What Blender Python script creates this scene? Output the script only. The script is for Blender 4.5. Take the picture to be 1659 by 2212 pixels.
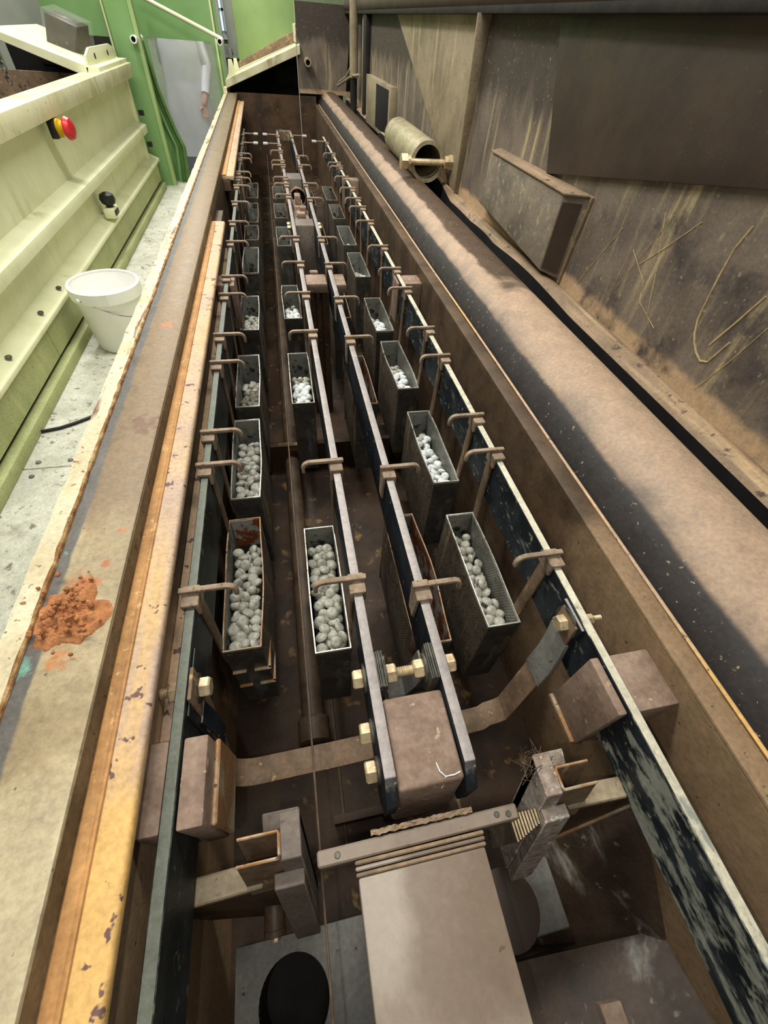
import bpy, bmesh, math, random
from mathutils import Vector, Matrix, Euler, noise
random.seed(7)
for o in list(bpy.data.objects): bpy.data.objects.remove(o, do_unlink=True)
S = bpy.context.scene
C = S.collection

# ------------------------------------------------------------------ camera, world, lights, exposure
cd = bpy.data.cameras.new('camera'); cam = bpy.data.objects.new('camera', cd); C.objects.link(cam)
cd.sensor_fit = 'VERTICAL'; cd.sensor_height = 24.0; cd.lens = 24.0 * 920.0 / 2212.0
cd.clip_start = 0.01; cd.clip_end = 100
Zv = Vector((554-829.5, 30-1106.0, 920.0)).normalized()          # tank axis in camera space (x right, y down, z ahead)
u = (Vector((0, 1, 0)) - Zv*Zv.y).normalized(); r_ = u.cross(Zv)
tt = math.radians(9.2); Dn = u*math.cos(tt) + r_*math.sin(tt)
Xv = Dn.cross(Zv)
if Xv.x < 0: Xv = -Xv
R = Matrix((Xv, Zv, -Dn))
rot = Matrix((R.col[0], -R.col[1], -R.col[2])).transposed()
cam.matrix_world = Matrix.Translation((0, 0, .6)) @ rot.to_4x4()
S.camera = cam
w = bpy.data.worlds.new('world'); S.world = w; w.use_nodes = True
w.node_tree.nodes['Background'].inputs[0].default_value = (.95, 1.0, .93, 1)
w.node_tree.nodes['Background'].inputs[1].default_value = .15
def area(name, loc, target, sx, sy, power, col):
    l = bpy.data.lights.new(name, 'AREA'); l.shape = 'RECTANGLE'; l.size = sx; l.size_y = sy; l.energy = power; l.color = col
    o = bpy.data.objects.new(name, l); C.objects.link(o); o.location = loc
    o.rotation_euler = (Vector(target)-Vector(loc)).to_track_quat('-Z', 'Y').to_euler()
area('ceiling_lamp', (-.55, 1.8, 2.6), (-.75, 1.8, 0), .4, 3.6, 116, (1, .985, .92))
area('ceiling_lamp', (-.9, 5.6, 2.9), (-.9, 5.6, 0), .4, 4.0, 150, (1, .985, .93))
area('ceiling_lamp', (.1, -.4, 2.6), (.3, .6, 0), .3, 1.6, 13, (1, .95, .87))
tl = bpy.data.lights.new('phone_torch', 'POINT'); tl.energy = 4.0; tl.shadow_soft_size = .004; tl.color = (1, .96, .91)
to = bpy.data.objects.new('phone_torch', tl); C.objects.link(to); to.location = (-.045, -.02, .615)
S.view_settings.view_transform = 'Standard'; S.view_settings.look = 'None'
S.view_settings.gamma = 1; S.view_settings.use_curve_mapping = False
S.view_settings.exposure = .35

# ------------------------------------------------------------------ materials
def lin(c):
    return tuple(((v/255)/12.92 if v/255 <= .04045 else ((v/255+.055)/1.055)**2.4) for v in c) + (1,)
def M(name, a, b, s=6, amt=(.4, .65), speck=None, ss=60, sth=(.6, .68), streak=None, st=(8, 8, .6), sth2=(.5, .7),
      rough=.7, metal=0., bump=.25, bs=40, bd=.004, spots=(), dust=None, dth=(.45, .85), dots=None, detail=6, alpha=None, zones=(), grain=.22):
    m = bpy.data.materials.new(name); m.use_nodes = True
    nt = m.node_tree; N = nt.nodes; L = nt.links
    P = N['Principled BSDF']
    tc = N.new('ShaderNodeTexCoord'); co = tc.outputs['Object']
    def noi(scale, det=detail, stretch=None, dist=0):
        n = N.new('ShaderNodeTexNoise'); n.inputs['Scale'].default_value = scale; n.inputs['Detail'].default_value = det
        n.inputs['Roughness'].default_value = .62; n.inputs['Distortion'].default_value = dist
        if stretch:
            mp = N.new('ShaderNodeMapping'); mp.inputs['Scale'].default_value = stretch
            L.new(co, mp.inputs['Vector']); L.new(mp.outputs[0], n.inputs['Vector'])
        else: L.new(co, n.inputs['Vector'])
        return n.outputs['Fac']
    def rng(v, lo, hi):
        n = N.new('ShaderNodeMapRange'); n.interpolation_type = 'SMOOTHSTEP'
        n.inputs['From Min'].default_value = lo; n.inputs['From Max'].default_value = hi
        L.new(v, n.inputs['Value']); return n.outputs['Result']
    def mix(f, c1, c2):
        n = N.new('ShaderNodeMix'); n.data_type = 'RGBA'
        L.new(f, n.inputs[0])
        for i, c in ((6, c1), (7, c2)):
            if isinstance(c, tuple): n.inputs[i].default_value = c
            else: L.new(c, n.inputs[i])
        return n.outputs[2]
    def math_(op, x, y=None):
        n = N.new('ShaderNodeMath'); n.operation = op
        for i, v in enumerate((x, y)):
            if v is None: continue
            if isinstance(v, (int, float)): n.inputs[i].default_value = v
            else: L.new(v, n.inputs[i])
        return n.outputs[0]
    col = mix(rng(noi(s), *amt), lin(a), lin(b))
    if streak: col = mix(rng(noi(1, 5, st), *sth2), col, lin(streak))
    if dust:
        g = N.new('ShaderNodeNewGeometry'); sp = N.new('ShaderNodeSeparateXYZ'); L.new(g.outputs['Normal'], sp.inputs[0])
        d = math_('ADD', sp.outputs['Z'], math_('MULTIPLY', math_('SUBTRACT', noi(s*1.7), .5), .9))
        col = mix(rng(d, *dth), col, lin(dust))
    for (cc, conds, na, ns) in zones:
        g = N.new('ShaderNodeNewGeometry'); fac = None
        for (kd, lo, hi) in conds:
            if kd == 'K':
                fac = math_('MULTIPLY', fac, lo); continue
            sx = N.new('ShaderNodeSeparateXYZ'); L.new(g.outputs['Normal'] if kd[0] == 'N' else co, sx.inputs[0])
            v = rng(sx.outputs[kd[-1]], lo, hi) if lo < hi else math_('SUBTRACT', 1.0, rng(sx.outputs[kd[-1]], hi, lo))
            fac = v if fac is None else math_('MULTIPLY', fac, v)
        fz = rng(math_('ADD', fac, math_('MULTIPLY', math_('SUBTRACT', noi(1, 6, ns if isinstance(ns, tuple) else (ns, ns, ns)), .5), na)), .3, .7)
        col = mix(fz, col, lin(cc))
    for (c0, rad, cc) in spots:
        vm = N.new('ShaderNodeVectorMath'); vm.operation = 'DISTANCE'; L.new(co, vm.inputs[0]); vm.inputs[1].default_value = c0
        d = math_('ADD', vm.outputs['Value'], math_('MULTIPLY', math_('SUBTRACT', noi(55), .5), rad*4.5))
        n = N.new('ShaderNodeMapRange'); n.inputs['From Min'].default_value = rad; n.inputs['From Max'].default_value = rad*.35
        L.new(d, n.inputs['Value']); col = mix(n.outputs['Result'], col, lin(cc))
    if speck: col = mix(rng(noi(ss, 3), *sth), col, lin(speck))
    if dots:
        sp = N.new('ShaderNodeSeparateXYZ'); L.new(co, sp.inputs[0])
        y = math_('MULTIPLY', sp.outputs['Y'], dots[0]); z = math_('MULTIPLY', sp.outputs['Z'], dots[0])
        y = math_('SUBTRACT', math_('FRACT', math_('ADD', y, math_('MULTIPLY', math_('FLOOR', z), .5))), .5)
        z = math_('SUBTRACT', math_('FRACT', z), .5)
        d = math_('SQRT', math_('ADD', math_('MULTIPLY', y, y), math_('MULTIPLY', z, z)))
        col = mix(math_('LESS_THAN', d, .3), col, lin(dots[1]))
    if grain:
        hv = N.new('ShaderNodeHueSaturation'); L.new(col, hv.inputs['Color'])
        gm = math_('ADD', math_('MULTIPLY', math_('SUBTRACT', noi(140, 4), .5), grain*4), math_('ADD', 1.0, math_('MULTIPLY', math_('SUBTRACT', noi(24, 5), .5), grain*3)))
        L.new(gm, hv.inputs['Value']); col = hv.outputs['Color']
    L.new(col, P.inputs['Base Color'])
    P.inputs['Metallic'].default_value = metal
    P.inputs['Specular IOR Level'].default_value = .3
    rv = N.new('ShaderNodeMapRange'); rv.inputs['To Min'].default_value = max(.05, rough-.15); rv.inputs['To Max'].default_value = min(1, rough+.15)
    L.new(noi(bs*.6, 4), rv.inputs['Value']); L.new(rv.outputs[0], P.inputs['Roughness'])
    if bump:
        bn = N.new('ShaderNodeBump'); bn.inputs['Strength'].default_value = bump; bn.inputs['Distance'].default_value = bd
        L.new(noi(bs, 6), bn.inputs['Height']); L.new(bn.outputs[0], P.inputs['Normal'])
    if alpha is not None: P.inputs['Alpha'].default_value = alpha
    return m
mt = {}
mt['rim_plate'] = M('rim_plate', (146,130,100), (170,154,122), 9, speck=(104,84,60), ss=70, sth=(.66,.74), streak=(124,98,66), st=(14,1.6,14), sth2=(.55,.75), rough=.5, metal=.1,
    zones=(((126,107,82), (('Y',.35,.62),), .9, 7), ((178,164,134), (('Y',.25,.0),), .8, 9), ((102,98,93), (('X',-.329,-.345),), 1.9, (22,6,22)), ((146,104,60), (('X',-.350,-.356),), .8, (60,9,60))),
    spots=(((-.35,.26,.64),.013,(120,160,144)), ((-.348,.43,.64),.008,(138,176,160)), ((-.3,1.12,.64),.02,(164,106,64)), ((-.29,.40,.64),.008,(164,100,62)), ((-.31,.375,.64),.018,(168,104,62)), ((-.31,.27,.64),.016,(178,128,84)), ((-.28,.46,.64),.008,(166,106,66)), ((-.29,.72,.64),.03,(112,86,66))))
mt['plate_edge'] = M('plate_edge', (100,84,62), (124,106,80), 14, speck=(80,64,46), rough=.7)
mt['lip'] = M('lip', (204,194,164), (186,172,138), 12, streak=(110,78,52), st=(30,3,30), sth2=(.55,.66), speck=(128,92,56), ss=70, rough=.6)
mt['weld'] = M('weld', (128,88,48), (180,150,104), 40, speck=(92,54,30), ss=90, rough=.85, bump=.8, bs=120)
mt['flange'] = M('flange', (188,160,128), (174,150,130), 8, streak=(196,160,104), st=(26,1.5,26), sth2=(.5,.7), speck=(104,78,72), ss=42, sth=(.62,.66), rough=.6, zones=(((204,164,100), (('Y',.35,-.05),), 1., 6),))  # zone paints the near end brighter yellow, imitating torch light
mt['flange_strip'] = M('flange_strip', (182,136,84), (166,122,74), 14, speck=(196,160,108), ss=60, sth=(.6,.7), streak=(146,108,70), st=(30,2,30), rough=.65)
mt['tank'] = M('tank', (84,63,44), (58,43,30), 7, speck=(140,110,72), ss=20, sth=(.62,.75), streak=(58,44,34), st=(9,9,1.2), sth2=(.5,.7), rough=.6)
mt['tank_light'] = M('tank_light', (90,72,54), (70,55,41), 9, speck=(60,47,36), ss=90, sth=(.66,.74), streak=(92,70,50), st=(3,3,14), sth2=(.55,.75), rough=.6, zones=(((170,141,108), (('Y',.7,.1),('X',-.15,-.2)), .9, 8), ((136,112,85), (('Y',.7,.1),('X',.2,.3)), .9, 8)))  # near stretch of the side walls painted paler, as if lit by the torch
mt['bottom'] = M('bottom', (60,42,25), (36,25,16), 6, speck=(124,96,54), ss=16, sth=(.58,.72), rough=.65)
mt['bar'] = M('bar', (24,28,34), (36,41,48), 9, speck=(150,146,128), ss=60, sth=(.67,.72), streak=(84,84,82), st=(12,3,30), sth2=(.66,.8), dust=(150,142,138), dth=(.72,.9), rough=.5, metal=.2, bump=.15)
mt['bar_near'] = M('bar_near', (26,32,36), (44,50,54), 12, speck=(146,146,126), ss=46, sth=(.62,.72), streak=(104,108,104), st=(26,9,26), sth2=(.58,.74), zones=(((140,142,132), (('Y',-1.80,-1.98),('K',.42,0)), 3.2, (60,22,60)),), dust=(196,190,168), dth=(.72,.9), rough=.5, metal=.15)
mt['bar_left'] = M('bar_left', (28,32,32), (44,48,46), 12, speck=(96,98,84), ss=50, sth=(.62,.72), streak=(86,88,80), st=(20,8,20), sth2=(.62,.78), dust=(96,99,88), dth=(.72,.9), rough=.5, metal=.15)
mt['hook'] = M('hook', (148,129,108), (126,108,90), 30, speck=(106,84,66), ss=120, rough=.75, bump=.4, bs=150, bd=.002)
mt['strap'] = M('strap', (120,98,77), (94,76,58), 20, streak=(176,144,100), st=(40,40,6), sth2=(.6,.7), rough=.7)
mt['basket'] = M('basket', (104,92,76), (76,68,58), 16, streak=(160,136,100), st=(50,50,4), sth2=(.54,.7), speck=(44,39,34), ss=60, rough=.65, bump=.5, bs=120, dots=(170,(62,54,46)))
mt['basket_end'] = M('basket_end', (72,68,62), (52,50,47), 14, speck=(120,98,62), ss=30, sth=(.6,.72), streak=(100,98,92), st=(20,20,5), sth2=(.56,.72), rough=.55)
mt['liner'] = M('liner', (150,150,140), (120,118,108), 14, speck=(96,80,60), ss=40, sth=(.6,.7), rough=.5, metal=.4, dots=(150,(70,66,60)))
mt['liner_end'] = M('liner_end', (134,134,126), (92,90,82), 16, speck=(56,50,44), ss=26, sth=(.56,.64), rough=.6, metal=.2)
mt['liner_rust'] = M('liner_rust', (120,64,30), (150,146,138), 22, amt=(.48,.54), speck=(80,44,24), ss=50, rough=.8)
mt['wire_rim'] = M('wire_rim', (196,194,184), (150,146,134), 30, speck=(90,76,56), ss=60, rough=.4, metal=.5)
mt['rim_rust'] = M('rim_rust', (150,112,74), (176,160,136), 30, speck=(96,62,36), ss=60, rough=.6, metal=.2)
mt['pellet'] = M('pellet', (178,176,164), (148,146,132), 90, speck=(120,116,104), ss=220, sth=(.58,.7), rough=.55, metal=.1, bump=.3, bs=300, bd=.001)
mt['pellet_white'] = M('pellet_white', (226,230,228), (196,200,198), 90, speck=(150,150,146), ss=220, sth=(.6,.7), rough=.6, bump=.3, bs=300, bd=.001)
mt['pellet_dull'] = M('pellet_dull', (128,124,108), (104,100,86), 60, speck=(78,74,62), ss=160, rough=.7)
mt['block'] = M('block', (138,117,101), (116,95,81), 16, speck=(172,150,128), ss=60, sth=(.64,.72), streak=(104,80,64), st=(6,20,6), sth2=(.6,.75), rough=.7)
mt['slab'] = M('slab', (130,116,102), (110,95,81), 7, speck=(92,74,58), ss=55, sth=(.69,.73), rough=.5, bump=.1, grain=.08, zones=(((148,137,124), (('X',.02,-.08),('Y',.0,.2)), .9, 9),))
mt['brass'] = M('brass', (204,184,148), (168,146,114), 30, speck=(226,204,160), ss=80, rough=.42, metal=.35, bump=.15)
mt['washer'] = M('washer', (100,96,84), (70,70,66), 30, speck=(110,150,132), ss=60, sth=(.66,.72), rough=.5, metal=.4)
mt['pipe'] = M('pipe', (86,70,54), (66,52,40), 14, rough=.5)
mt['chan'] = M('chan', (122,110,100), (100,90,82), 12, speck=(84,72,62), ss=60, rough=.6)
mt['rail'] = M('rail', (150,136,112), (128,114,92), 10, speck=(104,88,68), ss=60, rough=.65)
mt['scraped'] = M('scraped', (70,56,44), (50,40,33), 8, streak=(150,146,136), st=(6,5,16), sth2=(.54,.72), speck=(120,112,96), ss=40, sth=(.64,.72), rough=.55)
mt['dark'] = M('dark', (30,26,23), (42,37,32), 10, rough=.7)
mt['black'] = M('black', (14,13,12), (22,20,19), 10, rough=.8)
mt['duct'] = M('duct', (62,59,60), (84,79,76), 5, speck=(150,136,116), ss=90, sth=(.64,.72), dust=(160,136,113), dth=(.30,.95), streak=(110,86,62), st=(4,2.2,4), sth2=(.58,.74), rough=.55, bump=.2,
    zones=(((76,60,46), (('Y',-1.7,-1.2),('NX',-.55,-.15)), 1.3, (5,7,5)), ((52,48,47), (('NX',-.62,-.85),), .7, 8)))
mt['seal'] = M('seal', (140,118,94), (116,98,78), 12, speck=(78,64,52), ss=30, sth=(.6,.7), streak=(172,146,112), st=(30,1.2,30), sth2=(.5,.7), rough=.7)
mt['wall'] = M('wall', (118,106,94), (92,82,74), 6, streak=(172,156,118), st=(14,26,1.6), sth2=(.5,.72), speck=(140,126,100), ss=70, sth=(.62,.74), rough=.6, zones=(((178,150,118), (('Z',.17,.09),), .5, 12), ((70,62,60), (('Z',.42,.30),('Y',1.3,1.1),('K',.36,0)), 1.9, 8), ((74,65,58), (('Z',.3,.6),('Y',1.0,1.5)), 1.2, (6,9,2))))
mt['plate_dark'] = M('plate_dark', (70,58,48), (58,48,42), 4, speck=(98,88,78), ss=200, sth=(.66,.74), rough=.5, bump=.08, grain=.06)
mt['gusset'] = M('gusset', (152,138,112), (130,118,96), 5, streak=(176,162,132), st=(8,14,1.5), sth2=(.55,.75), rough=.6)
mt['hinge'] = M('hinge', (130,119,104), (106,97,86), 8, speck=(152,140,112), ss=50, sth=(.56,.68), dust=(176,152,118), dth=(.6,.85), rough=.6)
mt['stub'] = M('stub', (166,156,126), (146,136,108), 10, speck=(122,104,78), ss=60, rough=.45, metal=.2)
mt['scratch'] = M('scratch', (190,168,122), (160,140,100), 30, rough=.7, bump=0)
mt['crust'] = M('crust', (164,154,143), (132,114,99), 40, speck=(204,200,194), ss=90, rough=.85, bump=.8, bs=100)
mt['grey_plate'] = M('grey_plate', (108,106,100), (86,84,80), 8, speck=(54,46,38), ss=60, sth=(.66,.71), rough=.55)
mt['steel'] = M('steel', (130,128,122), (96,92,84), 20, rough=.4, metal=.6)
mt['cream'] = M('cream', (224,224,188), (214,214,176), 5, streak=(182,176,128), st=(8,6,1.2), sth2=(.58,.78), rough=.5, bump=.05, grain=.04)
mt['cream_dirty'] = M('cream_dirty', (220,216,180), (200,192,152), 6, streak=(160,148,108), st=(6,14,2), sth2=(.56,.74), speck=(150,132,92), ss=50, sth=(.66,.72), rough=.55, grain=.04)
mt['skirt'] = M('skirt', (164,170,120), (150,156,106), 6, streak=(172,174,126), st=(12,20,1.4), sth2=(.52,.72), rough=.6)
mt['green'] = M('green', (124,160,102), (114,150,92), 3, streak=(122,126,72), st=(6,6,.5), sth2=(.62,.8), rough=.5, bump=.05, grain=.04)
mt['green_panel'] = M('green_panel', (156,182,122), (146,172,112), 3, speck=(110,130,78), ss=60, sth=(.68,.72), rough=.5, bump=.05, grain=.04)
mt['green_dark'] = M('green_dark', (84,116,64), (74,104,56), 4, rough=.6)
mt['floor'] = M('floor', (190,190,176), (172,172,158), 7, speck=(116,112,100), ss=34, sth=(.58,.7), streak=(148,146,132), st=(5,5,5), sth2=(.58,.72), rough=.65)
mt['bucket'] = M('bucket', (246,246,242), (240,240,236), 5, streak=(220,222,216), st=(20,20,3), sth2=(.6,.8), rough=.4, bump=.02, grain=0)
mt['wire'] = M('wire', (150,150,146), (120,120,116), 30, rough=.35, metal=.8, bump=0)
mt['rubber'] = M('rubber', (26,28,30), (36,38,40), 30, rough=.5, bump=0)
mt['red'] = M('red', (196,44,48), (184,38,42), 10, rough=.3, bump=0)
mt['yellow'] = M('yellow', (206,170,30), (190,150,24), 10, rough=.45, bump=0)
mt['rust_powder'] = M('rust_powder', (172,115,72), (148,95,58), 60, speck=(198,140,92), ss=140, rough=.95, bump=.8, bs=160)
mt['coat'] = M('coat', (232,230,240), (222,220,232), 6, rough=.85, bump=.1, grain=.04)
mt['skin'] = M('skin', (206,148,126), (196,136,116), 20, rough=.55, bump=.05, grain=.04)
mt['hair'] = M('hair', (60,48,38), (44,34,28), 30, rough=.6)
mt['denim'] = M('denim', (44,58,84), (36,48,70), 20, rough=.85)
mt['wood_red'] = M('wood_red', (120,58,44), (96,44,34), 14, rough=.6)
mt['hall'] = M('hall', (150,164,130), (138,152,118), 2, rough=.7)
mt['grey_box'] = M('grey_box', (168,170,160), (156,158,148), 3, rough=.5, grain=.04)
mt['film_box'] = M('film_box', (66,58,48), (48,43,36), 8, speck=(140,136,120), ss=26, sth=(.64,.72), rough=.4)
def clear(name, col, alpha, rough=.15):
    m = bpy.data.materials.new(name); m.use_nodes = True; P = m.node_tree.nodes['Principled BSDF']
    P.inputs['Base Color'].default_value = lin(col); P.inputs['Roughness'].default_value = rough; P.inputs['Alpha'].default_value = alpha
    return m
mt['film'] = clear('film', (220,222,214), .10)
mt['curtain'] = clear('curtain', (226,228,226), .2, .4)
sky = bpy.data.materials.new('daylight'); sky.use_nodes = True
sp = sky.node_tree.nodes['Principled BSDF']; sp.inputs['Emission Color'].default_value = lin((150,200,235)); sp.inputs['Emission Strength'].default_value = .9

# ------------------------------------------------------------------ mesh helpers
class MB:
    def __init__(s): s.bm = bmesh.new()
    def _add(s, verts, faces, bev=0, seg=2):
        t = bmesh.new(); vs = [t.verts.new(v) for v in verts]
        for f in faces:
            try: t.faces.new([vs[i] for i in f])
            except ValueError: pass
        bmesh.ops.recalc_face_normals(t, faces=t.faces)
        if bev:
            bmesh.ops.bevel(t, geom=[e for e in t.edges if len(e.link_faces) == 2 and e.calc_face_angle(0) > .4], offset=bev, segments=seg, affect='EDGES', profile=.5)
        me = bpy.data.meshes.new('t'); t.to_mesh(me); t.free(); s.bm.from_mesh(me); bpy.data.meshes.remove(me); return s
    def hexa(s, p, bev=0, seg=2):   # p: 4 bottom, 4 top
        return s._add(p, [(0,1,2,3),(4,5,6,7),(0,1,5,4),(1,2,6,5),(2,3,7,6),(3,0,4,7)], bev, seg)
    def box(s, x0, x1, y0, y1, z0, z1, bev=0, seg=2):
        return s.hexa([(x0,y0,z0),(x1,y0,z0),(x1,y1,z0),(x0,y1,z0),(x0,y0,z1),(x1,y0,z1),(x1,y1,z1),(x0,y1,z1)], bev, seg)
    def prism(s, poly, d, bev=0):   # poly: 3d points, d: extrusion vector
        n = len(poly); d = Vector(d); a = [Vector(p) for p in poly]; v = a + [p+d for p in a]
        return s._add(v, [tuple(range(n)), tuple(range(n, 2*n))] + [(i,(i+1) % n, n+(i+1) % n, n+i) for i in range(n)], bev)
    def tube(s, path, r, n=10, closed=False):
        P = [Vector(p) for p in path]; v = []; f = []; m = len(P)
        up = None
        for i, p in enumerate(P):
            t = (P[min(i+1, m-1)]-P[max(i-1, 0)]).normalized()
            if up is None: up = t.orthogonal().normalized()
            up = (up-t*up.dot(t)).normalized(); sd = t.cross(up)
            rr = r[i] if isinstance(r, (list, tuple)) else r
            for k in range(n):
                a = 2*math.pi*k/n; v.append(p+(up*math.cos(a)+sd*math.sin(a))*rr)
        for i in range(m-1):
            for k in range(n): f.append((i*n+k, i*n+(k+1) % n, (i+1)*n+(k+1) % n, (i+1)*n+k))
        f += [tuple(range(n)), tuple(range((m-1)*n, m*n))]
        return s._add(v, f)
    def lathe(s, prof, o, ax, n=20, close=True):   # prof: (radius, height along axis)
        ax = Vector(ax).normalized(); o = Vector(o); u = ax.orthogonal().normalized(); w_ = ax.cross(u); v = []; f = []
        for (r, h) in prof:
            for k in range(n):
                a = 2*math.pi*k/n; v.append(o+ax*h+(u*math.cos(a)+w_*math.sin(a))*max(r, 1e-5))
        m = len(prof)
        for i in range(m-1):
            for k in range(n): f.append((i*n+k, i*n+(k+1) % n, (i+1)*n+(k+1) % n, (i+1)*n+k))
        if close: f += [tuple(range(n)), tuple(range((m-1)*n, m*n))]
        return s._add(v, f)
    def ribbon(s, path, wv, th, bev=0):   # flat strip along path; wv width vector; th thickness
        P = [Vector(p) for p in path]; wv = Vector(wv); v = []; f = []; m = len(P)
        for i, p in enumerate(P):
            t = (P[min(i+1, m-1)]-P[max(i-1, 0)]).normalized(); nn = t.cross(wv).normalized()*th/2
            v += [p-wv/2-nn, p+wv/2-nn, p+wv/2+nn, p-wv/2+nn]
        for i in range(m-1):
            for k in range(4): f.append((i*4+k, i*4+(k+1) % 4, i*4+4+(k+1) % 4, i*4+4+k))
        f += [(0,1,2,3), tuple(range(4*m-4, 4*m))]
        return s._add(v, f, bev)
    def grid(s, fn, nu, nv):
        v = [fn(i/nu, j/nv) for i in range(nu+1) for j in range(nv+1)]
        return s._add(v, [(i*(nv+1)+j, (i+1)*(nv+1)+j, (i+1)*(nv+1)+j+1, i*(nv+1)+j+1) for i in range(nu) for j in range(nv)])
    def rough(s, amp, sc):
        for v in s.bm.verts: v.co += Vector(noise.noise_vector(v.co*sc))*amp
        return s
    def build(s, name, m, parent=None, smooth=True):
        o = bpy.data.objects.new(name, None) if False else None
        me = bpy.data.meshes.new(name)
        if parent is not None:
            r = parent.parent if parent.parent else parent
            bmesh.ops.translate(s.bm, verts=s.bm.verts, vec=-r.location)
        s.bm.to_mesh(me); s.bm.free()
        me.materials.append(mt[m] if isinstance(m, str) else m)
        if smooth:
            me.polygons.foreach_set('use_smooth', [True]*len(me.polygons)); me.set_sharp_from_angle(angle=.6)
        ob = bpy.data.objects.new(name, me); C.objects.link(ob)
        if parent is not None: ob.parent = parent
        return ob
def tag(o, label=None, cat=None, group=None, kind=None):
    if label: o['label'] = label
    if cat: o['category'] = cat
    if group: o['group'] = group
    if kind: o['kind'] = kind
    return o
def thing(name, loc, label, cat, group=None):
    o = bpy.data.objects.new(name, None); C.objects.link(o); o.location = loc; o.empty_display_size = .02
    return tag(o, label, cat, group)
def hexa_bolt(mb, p, ax, r, h):
    ax = Vector(ax).normalized(); return mb.lathe([(r*.9, 0), (r, h*.1), (r, h*.85), (r*.85, h)], p, ax, 6)

# ------------------------------------------------------------------ setting
Y0, YE = -.45, 6.0
FZ = -.46
f = MB().box(-3.2, -.36, -.8, 5.3, FZ-.05, FZ-.004).build('floor', 'floor'); tag(f, kind='structure')
for a, b in ((-.8, 1.26), (1.26, 3.1), (3.1, 5.3)):
    MB().box(-.99, -.36, a+.002, b-.002, FZ-.02, FZ, .002, 1).build('floor_sheet', 'floor', f)
for x, y in ((-.90, 1.29), (-.90, 1.22), (-.80, 1.29)):
    MB().lathe([(.009, 0), (.008, .004), (.004, .006)], (x, y, FZ), (0, 0, 1), 10).build('floor_screw', 'grey_plate', f)
f = MB().box(-4, 3, 5.3, 9.3, -1.0, -.95).build('floor', 'dark'); tag(f, kind='structure')
o = MB().box(-4, 3, 9.2, 9.3, -1.0, 3.2).build('wall_back', 'hall'); tag(o, kind='structure')
o = MB().box(-4.1, -4, -2, 9.3, -1.0, 3.2).build('wall_left', 'hall'); tag(o, kind='structure')
o = MB().box(3, 3.1, -2, 9.3, -1.0, 3.2).build('wall_right', 'hall'); tag(o, kind='structure')
wn = MB().box(-.62, -.24, 9.14, 9.18, .34, 1.5).box(-.1, .1, 9.14, 9.18, .34, 1.5).build('window_1', 'grey_box'); tag(wn, kind='structure')
MB().box(-.58, -.28, 9.12, 9.14, .42, 1.46).build('pane', sky, wn)
MB().box(-.58, -.28, 9.10, 9.12, .60, .625).build('mullion', 'grey_box', wn)
MB().box(-.46, -.435, 9.10, 9.12, .42, 1.46).build('mullion', 'grey_box', wn)

# ------------------------------------------------------------------ the plating tank
tank = thing('plating_tank', (0, 0, -.56), 'long brown stained steel plating tank holding the bars and baskets', 'tank')
MB().box(-.39, .60, Y0, YE, -.58, -.56).build('tank_floor', 'bottom', tank)
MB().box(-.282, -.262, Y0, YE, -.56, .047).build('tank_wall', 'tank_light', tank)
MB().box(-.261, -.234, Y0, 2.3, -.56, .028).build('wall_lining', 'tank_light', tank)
MB().box(-.234, -.2065, .18, 2.1, -.078, -.054, .004, 2).build('wall_ledge', 'flange', tank)
MB().box(.483, .50, Y0, YE, -.56, .026, .002, 1).build('tank_wall', 'tank_light', tank)
MB().box(-.282, .50, YE, YE+.02, -.56, .085).build('tank_wall', 'tank', tank)
MB().box(-.282, .50, Y0-.02, Y0, -.56, .0).build('tank_wall', 'tank', tank)
MB().box(-.385, -.37, Y0, YE, FZ, .06).build('tank_wall', 'cream_dirty', tank)
rp = MB().box(-.357, -.264, Y0, YE, .049, .08, .003, 2).build('rim_plate', 'rim_plate', tank)
MB().box(-.2645, -.2633, Y0, YE, .0492, .0765).build('rim_edge', 'plate_edge', tank)
MB().grid(lambda a, b: (-.357+.034*(b-1)+.0016*noise.noise((a*160, b*3, 1)), Y0+a*(YE-Y0), .084+.0035*noise.noise((a*120, b*2, 5)) - (.02 if b < .01 else 0)), 260, 6).build('rim_lip', 'lip', tank)
MB().tube([(-.3565+.0014*noise.noise((i*.7, 0, 3)), Y0+i*(YE-Y0)/320, .0815+.002*noise.noise((i*.9, 5, 0))) for i in range(321)], [.0035+.0016*noise.noise((i*.8, 9, 0)) for i in range(321)], 7).build('weld_bead', 'weld', tank)
MB().box(-.2633, -.2125, Y0, 2.08, .030, .048, .006, 3).build('flange', 'flange', tank)
MB().box(-.2633, -.2475, Y0, 2.06, .046, .0515, .002, 1).tube([(-.247, Y0+i*.06, .049+.0015*noise.noise((i*.5, 2, 0))) for i in range(42)], .0026, 8).build('flange_strip', 'flange_strip', tank)
MB().box(-.2633, -.203, 2.83, 5.75, .026, .048, .005, 2).build('flange', 'flange', tank)
MB().box(-.2633, -.24, 2.83, 5.75, .046, .052, .002, 1).build('flange_strip', 'flange_strip', tank)
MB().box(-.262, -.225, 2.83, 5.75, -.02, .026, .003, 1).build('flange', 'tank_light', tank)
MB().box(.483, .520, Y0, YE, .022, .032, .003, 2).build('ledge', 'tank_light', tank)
MB().tube([(.521, Y0+i*.2, .034+.001*math.sin(i)) for i in range(33)], .003, 6).build('weld_bead', 'flange', tank)
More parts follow.
